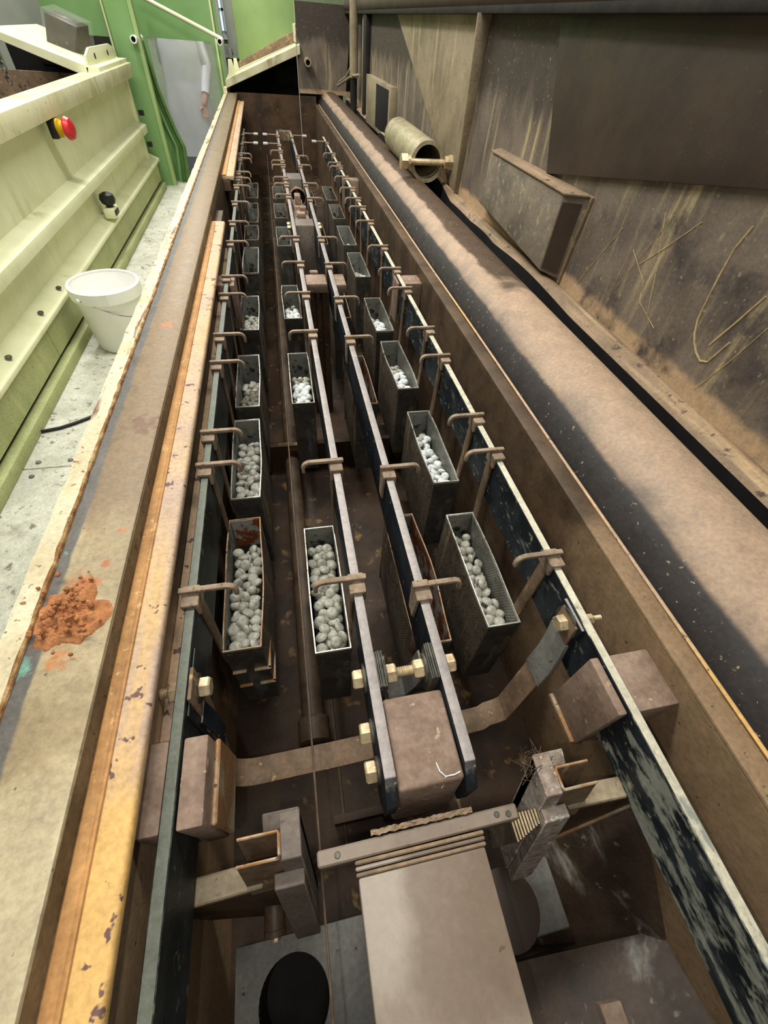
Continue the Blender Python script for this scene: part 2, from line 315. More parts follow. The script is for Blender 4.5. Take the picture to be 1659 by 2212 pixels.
# transverse sheet low in the tank, and cradle plates under the near end
MB().box(-.262, .483, 1.25, 1.27, -.56, -.44).build('partition', 'bottom', tank)
MB().hexa([(.33,-.16,-.50),(.483,-.16,-.50),(.483,.02,-.50),(.33,.02,-.50),(.37,-.16,-.44),(.483,-.16,-.33),(.483,.03,-.20),(.34,.03,-.46)]).build('sloping_sheet', 'scraped', tank)
MB().hexa([(.14,-.42,-.50),(.483,-.42,-.50),(.483,-.15,-.50),(.14,-.15,-.50),(.14,-.42,-.34),(.483,-.42,-.24),(.483,-.15,-.34),(.14,-.15,-.46)]).build('sloping_sheet', 'scraped', tank)
MB().box(-.02, .24, .10, .115, -.56, -.5).build('seam_rib', 'tank', tank)
MB().tube([(-.0, .06+i*.1, -.556) for i in range(6)], .004, 6).build('weld_bead', 'tank_light', tank)
MB().tube([(.26, .06+i*.1, -.556) for i in range(6)], .004, 6).build('weld_bead', 'tank_light', tank)

# bar supports
def block(x0, x1, y0, y1, z0, z1, label, mat='block', nm='support_block', slot=None):
    t = thing(nm, ((x0+x1)/2, (y0+y1)/2, z0), label, 'support block')
    m = MB()
    if slot:
        m.box(x0, slot[0]-.001, y0, y1, z0, z1, .003, 2); m.box(slot[1]+.001, x1, y0, y1, z0, z1-.001, .003, 2)
        m.box(x0+.002, x1-.002, y0+.002, y1-.002, z0+.001, -.114)
    else: m.box(x0, x1, y0, y1, z0, z1, .004, 2)
    m.build('block', mat, t); return t
B1, B2, B3, B4 = -.195, .0605, .163, .408
HB = .0075
t = block(-.233, -.157, .081, .178, -.15, -.004, 'brown slotted block seating the left bar beside the tank wall, nearest the viewer', slot=(B1-HB, B1+HB))
MB().box(-.157, -.150, .084, .180, -.145, -.04, .002, 1).build('edge_flange', 'rim_rust', t)
t = block(.385, .483, .102, .184, -.165, -.004, 'brown slotted block seating the right bar beside the tank wall, nearest the viewer', slot=(B4-HB, B4+HB))
MB().box(.378, .385, .105, .184, -.163, -.155, .001, 1).build('edge_flange', 'rim_rust', t)
block(.392, .483, 1.57, 1.65, -.15, -.004, 'small brown block under the right bar, second along the tank', slot=(B4-HB, B4+HB))
block(.392, .483, 3.06, 3.13, -.15, -.004, 'tiny far block under the right bar, third along the tank', slot=(B4-HB, B4+HB))
block(-.233, -.170, 1.575, 1.66, -.15, -.002, 'small pale block under the left bar, second along the tank', slot=(B1-HB, B1+HB))
block(-.262, -.175, 3.04, 3.1, -.15, -.002, 'tiny far block under the left bar, third along the tank', slot=(B1-HB, B1+HB))

# the four bus bars
def bolt(parent, p, ax, r=.0145, stud=0, wash=.021, both=None):
    ax = Vector(ax); p = Vector(p)
    w_ = MB().lathe([(wash, 0), (wash, .003), (wash*.8, .0035)], p, ax, 20).build('washer', 'washer', parent)
    hexa_bolt(MB(), p+ax*.0036, ax, r, .015).build('bolt_head' if not stud else 'nut', 'brass', parent)
    if stud:
        m = MB(); m.lathe([(r*.52, 0)] + [(r*(.52 if i % 2 else .44), .0186+i*.0016) for i in range(int(stud/.0016))], p, ax, 12); m.build('stud', 'brass', parent)
def bus_bar(x, y0, y1, label, mat, chamfer=False, near=None):
    t = thing('bus_bar', (x, (y0+y1)/2, -.11), label, 'bus bar')
    if chamfer:
        MB().prism([(x-HB, y0, -.028), (x-HB, y0+.028, 0), (x-HB, y1, 0), (x-HB, y1, -.11), (x-HB, y0+.012, -.11), (x-HB, y0, -.098)], (2*HB, 0, 0), .0012).build('bar', mat, t)
    else: MB().box(x-HB, x+HB, y0, y1, -.11, 0, .0012, 1).build('bar', mat, t)
    return t
b1 = bus_bar(B1, Y0, 4.62, 'dark flat bus bar along the left tank wall, grey green top edge', 'bar_left')
b2 = bus_bar(B2, .060, 4.55, 'dark flat bus bar left of the central support boxes', 'bar', True)
b3 = bus_bar(B3, .060, 4.55, 'dark flat bus bar right of the central support boxes', 'bar', True)
b4 = bus_bar(B4, Y0, 4.4, 'dark flat bus bar beside the wide duct, pale scuffed near end', 'bar_near')
bolt(b1, (B1+HB+.0035, .25, -.035), (1, 0, 0)); bolt(b1, (B1-HB, .25, -.035), (-1, 0, 0), stud=.022)
bolt(b2, (B2-HB, .225, -.04), (-1, 0, 0)); bolt(b2, (B2-HB, .155, -.055), (-1, 0, 0), wash=.017); bolt(b2, (B2-HB, .108, -.06), (-1, 0, 0), wash=.017)
bolt(b2, (B2+HB+.012, .222, -.03), (1, 0, 0), stud=.02)
bolt(b3, (B3+HB, .222, -.03), (1, 0, 0)); bolt(b3, (B3-HB-.012, .222, -.03), (-1, 0, 0), stud=.02)
bolt(b4, (B4-HB-.006, .255, -.03), (-1, 0, 0), wash=.027); bolt(b4, (B4+HB, .25, -.02), (1, 0, 0), r=.009, stud=.016, wash=.012)
for t, x in ((b2, B2+HB), (b3, B3-HB-.012)):
    m = MB()
    for i in range(5): m.box(x+i*.0024, x+i*.0024+.0018, .195, .247, -.075-.004*(i % 2), -.002+.002*(i % 3), .0004, 1)
    m.build('laminated_strap', 'washer', t)
MB().box(B1+HB, B1+HB+.003, .205, .30, -.125, -.01, .001, 1).build('contact_plate', 'bar_left', b1)
MB().ribbon([(B1+HB+.006, .225, -.06), (B1+HB+.018, .215, -.09), (B1+HB+.022, .205, -.13)], (0, .03, 0), .003).build('folded_tab', 'bar', b1)
MB().box(B4-HB-.006, B4-HB, .225, .285, -.075, -.004, .001, 1).build('contact_plate', 'bar', b4)
e = thing('end_link', (.11, 4.56, -.06), 'pale cross link joining the far ends of the two middle bars', 'bracket')
MB().box(B2-HB, B3+HB, 4.552, 4.59, -.06, .004, .003, 1).build('link_plate', 'strap', e)
MB().tube([(B2, 4.5, .012), (.09, 4.4, .03), (.13, 4.2, .02), (B3, 4.0, .01)], .003, 6).build('wire', 'wire', e)

# U-shaped copper straps
u = thing('cross_strap', (.1, .2, -.3), 'brown flat strap bent into a wide U from left bar down to right bar', 'strap')
pts = [(B1+.011, .245, -.0), (B1+.011, .24, -.08), (-.182, .20, -.22)]
for i in range(7):
    a = math.pi+i*math.pi/12; pts.append((-.142+.04*math.cos(a), .186, -.262+.04*math.sin(a)))
pts += [(.0, .188, -.303), (.15, .192, -.303), (.29, .2, -.303)]
for i in range(1, 6):
    a = -math.pi/2+i*math.pi/15; pts.append((.295+.045*math.cos(a), .205, -.258+.045*math.sin(a)))
pts += [(.365, .225, -.15), (.385, .24, -.09), (.391, .25, -.06), (.3935, .255, -.01)]
MB().ribbon(pts, (0, .044, 0), .005, .0008).build('strap', 'strap', u)
MB().ribbon([(.362, .222, -.152), (.378, .232, -.115), (.3865, .241, -.085), (.3915, .25, -.058)], (0, .050, 0), .009, .001).build('clamp_sleeve', 'grey_plate', u)
MB().lathe([(.007, 0), (.006, .004), (.002, .006)], (.27, .13, -.556), (0, 0, 1), 10).build('rivet', 'steel', u)
u2 = thing('link_strap', (.11, .23, -.2), 'short folded strap hanging between the two middle bars', 'strap')
MB().ribbon([(B2+HB+.016, .23, -.03), (.088, .24, -.10), (.098, .25, -.17), (.116, .25, -.185), (.13, .25, -.17), (.138, .24, -.10), (B3-HB-.016, .23, -.03)], (0, .04, 0), .003).build('strap', 'grey_plate', u2)

# central support boxes
cb = thing('support_box', (.112, .128, -.22), 'large brown box clamped between the near ends of the middle bars', 'support box')
MB().hexa([(B2+HB+.001, .058, -.17), (B3-HB-.001, .058, -.17), (B3-HB-.001, .18, -.17), (B2+HB+.001, .18, -.17), (B2+HB+.001, .072, -.012), (B3-HB-.001, .072, -.012), (B3-HB-.001, .183, -.012), (B2+HB+.001, .183, -.012)], .005, 3).build('box', 'block', cb)
MB().tube([(.122, .095, -.0105), (.124, .085, -.0105), (.130, .078, -.011), (.128, .0725, -.018), (.126, .070, -.034)], .0009, 5).tube([(.130, .078, -.011), (.142, .078, -.011), (.150, .080, -.012)], .0009, 5).build('salt_crack', 'pellet_white', cb)
MB().box(.085, .14, .09, .16, -.56, -.17).build('post', 'tank', cb)
cb = thing('support_box', (.135, 1.64, -.56), 'brown support with ribbed post and broad cap between middle bars, second along', 'support box')
MB().hexa([(.070, 1.6, -.045), (.145, 1.6, -.045), (.145, 1.69, -.045), (.070, 1.69, -.045), (.070, 1.6, -.012), (.145, 1.6, -.012), (.145, 1.69, -.012), (.070, 1.69, -.012)], .006, 2).box(.172, .212, 1.59, 1.69, -.045, -.012, .006, 2).box(.09, .12, 1.69, 1.71, -.04, -.005, .003, 1).build('cap', 'block', cb)
MB().box(.074, .094, 1.605, 1.685, -.56, -.045).box(.102, .116, 1.6, 1.685, -.56, -.045).box(.124, .148, 1.605, 1.685, -.56, -.045).box(.094, .124, 1.63, 1.685, -.56, -.045).build('post', 'tank', cb)
cb = thing('support_box', (.112, 2.3, -.3), 'grey brown support box between the middle bars, third along', 'support box')
MB().box(B2+HB+.001, B3-HB-.001, 2.25, 2.35, -.23, -.012, .004, 2).build('box', 'chan', cb)
for y in (2.28, 2.33):
    bolt(cb, (B2-HB, y, -.03), (-1, 0, 0), r=.01, wash=.013); bolt(cb, (B3+HB, y, -.03), (1, 0, 0), r=.01, wash=.013)
MB().box(.09, .135, 2.27, 2.33, -.56, -.23).build('post', 'tank', cb)
cb = thing('support_box', (.112, 3.15, -.3), 'farthest grey support box between the middle bars', 'support box')
MB().box(B2+HB+.001, B3-HB-.001, 3.10, 3.24, -.2, -.012, .004, 2).build('box', 'chan', cb)
MB().box(.09, .135, 3.12, 3.2, -.56, -.2).build('post', 'tank', cb)
pu = thing('pump_wheel', (.112, 2.75, -.2), 'round dark wheel with reddish hub standing between the middle bars', 'wheel')
MB().lathe([(.040, 0), (.043, 0), (.043, .03), (.040, .03), (.040, 0)], (.112, 2.80, -.03), (0, -1, 0), 28, False).build('guard_ring', 'strap', pu)
MB().lathe([(.039, 0), (.039, .02)], (.112, 2.815, -.03), (0, -1, 0), 28).build('wheel_disc', 'dark', pu)
MB().box(.1, .118, 2.78, 2.86, -.12, .005, .003).build('red_arm', 'wood_red', pu)
MB().box(.085, .13, 2.62, 2.76, -.1, -.03, .006).box(.09, .12, 2.64, 2.7, -.03, .01, .004).build('hub_block', 'block', pu)
MB().box(.075, .15, 2.42, 2.62, -.12, -.045, .006).box(.09, .13, 2.46, 2.5, -.045, -.02, .004).box(.11, .14, 2.54, 2.58, -.045, -.015, .004).build('motor_base', 'block', pu)
MB().tube([(.07, 2.95, .0), (.075, 2.8, -.02), (.085, 2.6, -.04), (.088, 2.5, -.045)], .004, 6).build('hose', 'strap', pu)

# ------------------------------------------------------------------ baskets
def outline(x0, x1, y0, y1, bulge, seed, off=0, n=7):
    rnd = random.Random(seed); p = []
    w0 = [rnd.uniform(-1, 1) for _ in range(8)]
    def q(x, y, sx, sy):
        tt_ = (y-y0)/(y1-y0); k = math.sin(math.pi*tt_)
        return (x+sx*off+bulge*k*(sx+.6*math.sin(5*tt_+w0[0]*3)), y+sy*off+.002*w0[1]*(1 if sy else 0))
    for i in range(n+1): p.append(q(x0, y0+(y1-y0)*i/n, -1, -1 if i == 0 else 1 if i == n else 0))
    for i in range(n+1): p.append(q(x1, y1-(y1-y0)*i/n, 1, 1 if i == 0 else -1 if i == n else 0))
    return p
RIM, BOT = -.18, -.455
ordn = ['nearest', 'second', 'third', 'fourth', 'fifth', 'sixth', 'seventh', 'eighth', 'ninth']
stuff = MB()
PELL = []
def pellet_mesh(name, m):
    b = MB(); b.lathe([(.0, -.0062), (.007, -.0058), (.0112, -.003), (.0124, .0), (.0112, .0032), (.008, .0056), (.0045, .0062), (.0, .0050)], (0, 0, 0), (0, 0, 1), 12, False)
    o = b.build(name, m); me = o.data; bpy.data.objects.remove(o); return me
def pellet_mesh2(name, m):
    b = MB(); b.lathe([(.0, -.0088), (.006, -.0078), (.0100, -.004), (.0112, .0), (.0100, .0045), (.006, .0080), (.0, .0088)], (0, 0, 0), (0, 0, 1), 12, False)
    b.rough(.0012, 90); o = b.build(name, m); me = o.data; bpy.data.objects.remove(o); return me
pmesh = {k: [pellet_mesh('pellet', k), pellet_mesh2('pellet', k)] for k in ('pellet', 'pellet_white', 'pellet_dull')}
npel = 0
def basket(row, i, x0, x1, y0, y1, xb, s, hooks, label, seed, bulge=.002, rim='wire_rim', fill=None, endm='liner_end', pm='pellet', where='', bot=BOT, liner='liner', flap=.03, rz=RIM):
    global npel
    t = thing('anode_basket', ((x0+x1)/2, (y0+y1)/2, bot), label, 'basket', 'anode baskets hung from the bus bars')
    o0 = outline(x0, x1, y0, y1, bulge, seed); n = len(o0)
    def loops(levels, offs, b=None):
        v = []
        for z, of, bl in zip(levels, offs, b or [bulge]*len(levels)):
            v += [(px, py, z) for px, py in outline(x0, x1, y0, y1, bl, seed, of)]
        fs = []
        for k in range(len(levels)-1):
            for j in range(n): fs.append((k*n+j, k*n+(j+1) % n, (k+1)*n+(j+1) % n, (k+1)*n+j))
        return v, fs
    v, fs = loops([rz, (rz*2+bot)/3, (rz+bot*2)/3, bot], [0, 0, 0, -.003], [bulge, bulge*2.2, bulge*1.8, 0]); fs.append(tuple(range(3*n, 4*n)))
    MB()._add(v, fs).build('body', 'basket', t)
    v, fs = loops([rz, rz-.09, rz-.16], [-.0015, -.0015, -.0015])
    MB()._add(v, fs).build('liner', liner, t)
    for nm, yy, m in (('end_plate', y0-.001, 'basket_end'), ('end_plate', y1+.0002, 'basket_end')):
        MB().box(x0, x1, yy-.001, yy+.0008, bot+.004, rz-.001).build(nm, m, t)
    MB().box(x0+.002, x1-.002, y1-.0035, y1-.0016, rz-.16, rz-.001).build('inner_end_plate', endm, t)
    v, fs = loops([rz-.006, rz+.001, rz+.001, rz-.006], [.0008, .0008, -.0016, -.0016])
    MB()._add(v, fs).build('rim', rim, t)
    if row == 'L' and i == 0:
        for zz in (-.27, -.345):
            for xa, xb_ in ((x0, x0+.027), (x0+.042, x1+.006)):
                MB().box(xa, xb_, y0-.008, y0-.001, zz-.003, zz, .0008, 1).build('ledge', 'rim_rust', t)
            MB().box(x1, x1+.006, y0-.006, y0+.12, zz-.003, zz, .0008, 1).build('ledge', 'rim_rust', t)
    for hy in hooks:
        sy = min(max(hy, y0+.013), y1-.013)
        xs = xb+s*(HB+.0025)
        hg = MB()
        hg.box(xb-HB-.006, xb+HB+.006, hy-.019, hy+.019, .001, .008, .003, 2)
        hg.hexa([(xb-s*(HB+.006), hy-.012, -flap), (xb-s*(HB+.001), hy-.012, -flap), (xb-s*(HB+.001), hy+.012, -flap), (xb-s*(HB+.006), hy+.012, -flap), (xb-s*(HB+.006), hy-.018, .005), (xb-s*(HB+.001), hy-.018, .005), (xb-s*(HB+.001), hy+.018, .005), (xb-s*(HB+.006), hy+.018, .005)], .001, 1)
        hg.box(min(xs-.003, xs+.003), max(xs-.003, xs+.003), hy-.019, hy+.019, -.02, .006, .001, 1)
        ho = hg.build('hanger', 'hook', t)
        xe = x0-.002 if s > 0 else x1+.002
        MB().ribbon([(xs, hy, .003), (xs, hy, -.03), (xs*.4+xe*.6, (hy+sy)/2, -.12), (xe, sy, rz+.0), (xe, sy, rz-.05)], (0, .024, 0), .004, .0006).build('strap', 'strap', ho)
        pa = [(xb-s*.016, hy+.006, .0125), (xb+s*.02, hy+.006, .0125), (xb+s*.052, hy+.006, .0125)]
        for k in range(1, 6):
            a = k*math.pi/10; pa.append((xb+s*(.052+.014*math.sin(a)), hy+.006, .0125-.014*(1-math.cos(a))))
        pa.append((xb+s*.066, hy+.006, -.012))
        MB().ribbon(pa, (0, .009, 0), .007, .0012).build('handle', 'hook', ho)
    if fill:
        d0, d1, tmax, ind = fill
        rnd = random.Random(seed*3+1); xi0, xi1 = x0+.0115, x1-.0115
        for layer, (dz, md, tries) in enumerate(((0, .0172, 1500), (-.0125, .0165, 1200))):
            got = []
            for _ in range(tries):
                px = rnd.uniform(xi0, xi1); py = rnd.uniform(y0+.012, y0+(y1-y0)*tmax)
                if all((px-a)**2+(py-b_)**2 > md*md for a, b_ in got): got.append((px, py))
            got.sort(key=lambda g_: g_[1])
            for px, py in got:
                tt_ = (py-y0)/(y1-y0); pz = rz-d0-(d1-d0)*tt_**1.3-.011+dz+rnd.uniform(-.006, .005)
                e = (rnd.gauss(0, .6), rnd.gauss(0, .6), rnd.uniform(0, 6.28)); sc_ = rnd.uniform(.96, 1.12)
                me = pmesh[pm][0 if rnd.random() < .72 else 1]
                if layer == 0 and npel < 320 and tt_ < ind:
                    ob = bpy.data.objects.new('pellet', me); C.objects.link(ob); ob.location = (px, py, pz); ob.rotation_euler = e; ob.scale = (sc_, sc_, sc_)
                    tag(ob, 'metal pellet at the %s of the %s' % (('near end', 'middle', 'far part')[min(2, int(3*tt_/ind))], where), 'pellet', 'pellets at the %s of the %s' % (('near end', 'middle', 'far part')[min(2, int(3*tt_/ind))], where)); npel += 1
                else: PELL.append((me, Matrix.LocRotScale(Vector((px, py, pz)), Euler(e), Vector((sc_, sc_, sc_)))))
        MB().box(x0+.004, x1-.004, y0+.003, y1-.004, rz-.159, rz-d1-.045).hexa([(x0+.004, y0+.003, rz-.15), (x1-.004, y0+.003, rz-.15), (x1-.004, y1-.006, rz-.15), (x0+.004, y1-.006, rz-.15), (x0+.004, y0+.003, rz-d0-.036), (x1-.004, y0+.003, rz-d0-.036), (x1-.004, y1-.006, rz-d1-.042), (x0+.004, y1-.006, rz-d1-.042)]).build('filler_bed', 'dark', t)  # dark solid filler added under the pellets to block the view down
    return t
rowL = [  # left bar
 (.366,.687,(.378,.664),'on the left bar, crowded with pellets, rusty far end', dict(bulge=.004, rim='rim_rust', fill=(.012,.05,.84,.82), endm='liner_rust', liner='liner_end')),
 (.754,1.068,(.768,1.051),'on the left bar, two thirds full of grey pellets', dict(bulge=.003, fill=(.018,.045,.84,.78), liner='liner_end')),
 (1.134,1.437,(1.197,1.462),'on the left bar, dim with dull pellets at its near end', dict(fill=(.03,.08,.8,.6), pm='pellet_dull', liner='liner_end')),
 (1.622,1.922,(1.606,1.95),'on the left bar, near end heaped with yellowish pellets', dict(fill=(.02,.07,.85,.65), liner='liner_end')),
 (2.174,2.51,(2.2,2.5),'on the left bar, only a few pellets at its near end', dict(fill=(.035,.10,.5,.35), pm='pellet_dull', liner='liner_end')),
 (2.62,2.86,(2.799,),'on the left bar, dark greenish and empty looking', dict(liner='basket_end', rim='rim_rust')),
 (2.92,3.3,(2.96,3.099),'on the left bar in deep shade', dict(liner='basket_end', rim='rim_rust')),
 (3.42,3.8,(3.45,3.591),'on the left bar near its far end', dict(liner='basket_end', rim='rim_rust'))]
for i, (a, b, hk, l, kw) in enumerate(rowL):
    basket('L', i, -.187, -.118, a, b, B1, 1, hk, '%s basket %s' % (ordn[i], l), 11+i, where='%s basket on the left bar' % ordn[i], **kw)
row2 = [
 (.337,.638,(.361,.644),'on the left middle bar, bright rim and full of pale pellets', dict(bulge=.001, fill=(.016,.035,.92,.88))),
 (1.136,1.438,(1.199,1.462),'on the left middle bar, half full of bright white pellets', dict(bulge=.001, fill=(.022,.065,.75,.6), pm='pellet_white')),
 (1.706,2.025,(1.73,2.006),'on the left middle bar, bent rim and white pellets at its near end', dict(bulge=.003, fill=(.022,.07,.75,.55), pm='pellet_white')),
 (2.53,2.836,(2.641,2.86),'on the left middle bar, a few bright pellets in its near corner', dict(fill=(.035,.10,.5,.3), pm='pellet_white')),
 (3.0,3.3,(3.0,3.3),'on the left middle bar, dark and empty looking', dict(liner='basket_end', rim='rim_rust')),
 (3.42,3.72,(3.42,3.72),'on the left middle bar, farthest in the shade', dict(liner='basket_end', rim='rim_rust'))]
for i, (a, b, hk, l, kw) in enumerate(row2):
    basket('C', i, -.019, .048, a, b, B2, -1, hk, '%s basket %s' % (ordn[i], l), 31+i, where='%s basket on the left middle bar' % ordn[i], **kw)
row4 = [
 (.332,.63,(.358,.634),'on the right bar, half full of pellets beside a perforated inner wall', dict(bulge=.002, fill=(.04,.055,.9,.86))),
 (.744,1.055,(.76,1.033),'on the right bar, row of clean white pellets along its left side', dict(bulge=.003, fill=(.035,.055,.85,.8), pm='pellet_white')),
 (1.18,1.495,(1.195,1.485),'on the right bar, bulged rim and white pellets in its near half', dict(bulge=.004, fill=(.03,.065,.75,.6), pm='pellet_white')),
 (1.58,1.88,(1.662,1.9),'on the right bar, small heap of white pellets at its near end', dict(fill=(.03,.065,.75,.6), pm='pellet_white')),
 (2.11,2.425,(2.226,2.45),'on the right bar, pellets filling half of its narrow opening', dict(fill=(.03,.07,.6,.5), pm='pellet_white')),
 (2.54,2.86,(2.6,2.8),'on the right bar, few dark and white pellets inside', dict(fill=(.03,.08,.55,.45), pm='pellet_white')),
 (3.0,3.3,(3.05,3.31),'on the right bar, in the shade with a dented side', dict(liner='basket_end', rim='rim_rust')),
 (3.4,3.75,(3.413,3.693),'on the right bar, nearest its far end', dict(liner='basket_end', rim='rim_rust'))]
for i, (a, b, hk, l, kw) in enumerate(row4):
    basket('R', i, .325, .393, a, b, B4, -1, hk, '%s basket %s' % (ordn[i], l), 51+i, where='%s basket on the right bar' % ordn[i], **kw)
row3 = [
 (.318,.646,(.332,.61),'on the right middle bar, rusty strip of mesh wall showing beside the bar', dict(rim='rim_rust', liner='liner_rust', bulge=.006)),
 (1.11,1.40,(1.155,1.42),'on the right middle bar, only its thin rim showing beside the bar', dict(rim='rim_rust', liner='liner_rust')),
 (1.70,2.0,(1.714,2.0),'on the right middle bar, dark and narrow behind the ribbed support', dict(rim='rim_rust', liner='basket_end')),
 (2.56,2.9,(2.588,2.876),'on the right middle bar, grey side in shade', dict(rim='rim_rust', liner='basket_end')),
 (3.28,3.62,(3.315,3.577),'on the right middle bar, nearest its far end', dict(rim='rim_rust', liner='basket_end'))]
for i, (a, b, hk, l, kw) in enumerate(row3):
    basket('M', i, .174, .242, a, b, B3, 1, hk, '%s basket %s' % (ordn[i], l), 71+i, where='', flap=.06, **kw)
# all pellets beyond the individual ones, and those lying under them
b = MB(); src = {}
vs, fs = [], []
for me, mx in PELL:
    o_ = len(vs); vs += [mx @ v.co for v in me.vertices]; fs += [tuple(o_+k for k in p.vertices) for p in me.polygons]
me = bpy.data.meshes.new('pellet_filling'); me.from_pydata(vs, [], fs); me.materials.append(mt['pellet'])
me.polygons.foreach_set('use_smooth', [True]*len(me.polygons))
ob = bpy.data.objects.new('pellet_filling', me); C.objects.link(ob)
tag(ob, 'lower layers of round metal pellets filling the hanging baskets', 'pellets', kind='stuff')
# far hangers holding little terminal tabs
for k, (x, y, s, lab) in enumerate(((B1, 4.3, 1, 'on the left bar at the far end'), (B2, 4.3, -1, 'on the left middle bar at the far end'), (B3, 4.3, 1, 'on the right middle bar at the far end'), (B4, 4.1, -1, 'on the right bar at the far end'), (B1, 3.95, 1, 'on the left bar before its far end'), (B2, 3.95, -1, 'on the left middle bar before its far end'))):
    t = thing('spare_hanger', (x, y, 0), 'empty hanger with pale tab %s' % lab, 'hanger', 'empty hangers')
    MB().box(x-HB-.006, x+HB+.006, y-.02, y+.02, .001, .009, .003, 1).box(x+s*(HB+.001)-(.004 if s < 0 else 0), x+s*(HB+.001)+(.004 if s > 0 else 0), y-.015, y+.015, -.08, .005).build('saddle', 'hook', t)
    MB().box(min(x, x+s*.08), max(x, x+s*.08), y+.0, y+.012, .009, .016, .002, 1).build('arm', 'hook', t)
    MB().box(x+s*.095-.016, x+s*.095+.016, y-.025, y+.025, .008, .018, .002, 1).build('tab', 'grey_box', t)

# ------------------------------------------------------------------ things on the tank floor
p = thing('floor_pipe', (-.042, .26, -.54), 'brown pipe with a screwed end cap lying along the tank floor', 'pipe')
MB().lathe([(.027, 0), (.027, 3.4)], (-.047, .31, -.515), (0, 1, 0), 20).build('pipe', 'pipe', p)
MB().lathe([(.030, -.001), (.036, .003), (.037, .012), (.037, .052), (.034, .056), (.028, .056)], (-.047, .262, -.515), (0, 1, 0), 24).build('end_cap', 'pipe', p)
wr = MB().tube([(-.035+.001*math.sin(i*.7), -.38+i*.2, -.095-.006*math.sin(math.pi*i/22)) for i in range(24)], .0016, 6).build('guide_wire', 'pipe')
tag(wr, 'thin brown wire stretched along the middle of the tank past the left channel', 'wire')
r = MB().tube([(.33, 5.9, .5-i*.08) for i in range(12)], .004, 5).build('cord', 'grey_box'); tag(r, 'thin pale cord hanging in front of the dark far end wall', 'cord')

# ------------------------------------------------------------------ near end: slab, cross plate, guide channels
sl = thing('feed_duct', (.087, -.2, -.11), 'wide brownish flat topped duct running toward the viewer at bottom centre', 'duct')
MB().box(.009, .165, Y0, .004, -.125, -.05, .003, 2).build('duct_body', 'slab', sl)
for k in range(3): MB().box(.007, .167, .004+k*.0055, .0085+k*.0055, -.125, -.0485+k*.002, .0015, 1).build('gasket_sheet', 'seal' if k != 1 else 'slab', sl)
cp = thing('cross_plate', (.09, .03, -.1), 'thick brown cross plate bolted ahead of the wide duct', 'plate')
MB().hexa([(-.036, .02, -.11), (.222, .021, -.11), (.222, .040, -.11), (-.036, .038, -.11), (-.036, .0205, -.048), (.218, .0215, -.048), (.218, .0385, -.048), (-.036, .037, -.048)], .002, 1).build('plate', 'slab', cp)
MB().grid(lambda a, b_: (.03+.13*a, .039+.006*b_+.002*noise.noise((a*20, b_*3, 0)), -.046+.004*noise.noise((a*25, b_*4, 7))), 40, 4).build('sealant_bead', 'seal', cp)
for x, y in ((.19, .031), (.205, .029), (-.012, .029)): MB().lathe([(.004, 0), (.003, .001)], (x, y, -.048), (0, 0, 1), 8).build('plug', 'washer', cp)
def channel(nm, xw, s, ysh, label, mat):
    t = thing(nm, (xw, .03, -.33), label, 'bracket')
    def sh(x, y, z): return (x, y+ysh*(z+.05), z)
    zb, zt = -.33, -.05
    def col(x0, x1, y0, y1, z0=zb, z1=zt, zt2=None, bev=.0015):
        z2 = zt2 if zt2 is not None else z1
        return [sh(x0,y0,z0), sh(x1,y0,z0), sh(x1,y1,z0), sh(x0,y1,z0), sh(x0,y0,z1), sh(x1,y0,z1), sh(x1,y1,z2), sh(x0,y1,z2)]
    x = lambda d: xw-s*d
    def hx(m, xa, xb_, *a, **k):
        return m.hexa(col(min(x(xa), x(xb_)), max(x(xa), x(xb_)), *a, **k), .0012, 1)
    m = MB(); hx(m, 0, .003, .040, .066); hx(m, 0, .05, .064, .067, z0=-.17); hx(m, 0, .05, .038, .041, z0=-.15)
    m.build('channel', 'strap', t)
    MB().tube([sh(x(.05), .0655, zt+.0002), sh(x(.003), .0655, zt+.0002), sh(x(.0015), .063, zt), sh(x(.0015), .042, zt), sh(x(.003), .0395, zt), sh(x(.05), .0395, zt)], .0019, 6).build('pale_edge', 'rim_rust', t)  # thin paler line along the channel's top edges
    m = MB(); hx(m, -.025, -.0005, .036, .082, zt2=-.045); hx(m, -.025, .02, .068, .084, z1=-.052, zt2=-.044); hx(m, -.024, .012, .02, .036, z1=-.085)
    m.build('post', mat, t)
    return t
channel('guide_channel', -.078, 1, .24, 'grey brown upright guide channel open to the left, beside the wire', 'chan')
t = channel('guide_channel', .287, -1, .24, 'grey brown upright guide channel open to the right, crusted with white salt', 'crust')
m = MB()
for k in range(10): m.box(.222+k*.0045, .2245+k*.0045, .0+.004*k*.4, .03, -.24+.004*k, -.10)
m.build('toothed_rack', 'hinge', t)
hp = []
m = MB()
for k in range(46):
    a = random.uniform(0, 6.28); q = Vector((.262+random.gauss(0, .007), .078+random.gauss(0, .006), -.058+random.gauss(0, .006)))
    m.tube([q, q+Vector((random.gauss(0, .009), random.gauss(0, .009), random.gauss(.002, .007))), q+Vector((random.gauss(0, .014), random.gauss(0, .014), random.gauss(.0, .009)))], .0005, 4)
ob = m.build('fibre_tuft', 'pipe'); tag(ob, 'tuft of brown fibres caught on the right guide channel', 'fibres', kind='stuff')
rl = MB().hexa([(-.234,.014,-.16),(-.108,.018,-.16),(-.108,.046,-.16),(-.234,.042,-.16),(-.234,.014,-.115),(-.108,.018,-.115),(-.108,.046,-.115),(-.234,.042,-.115)], .002, 1).build('cross_rail', 'rail'); tag(rl, 'short brown cross rail from the left wall to the left guide channel', 'rail')
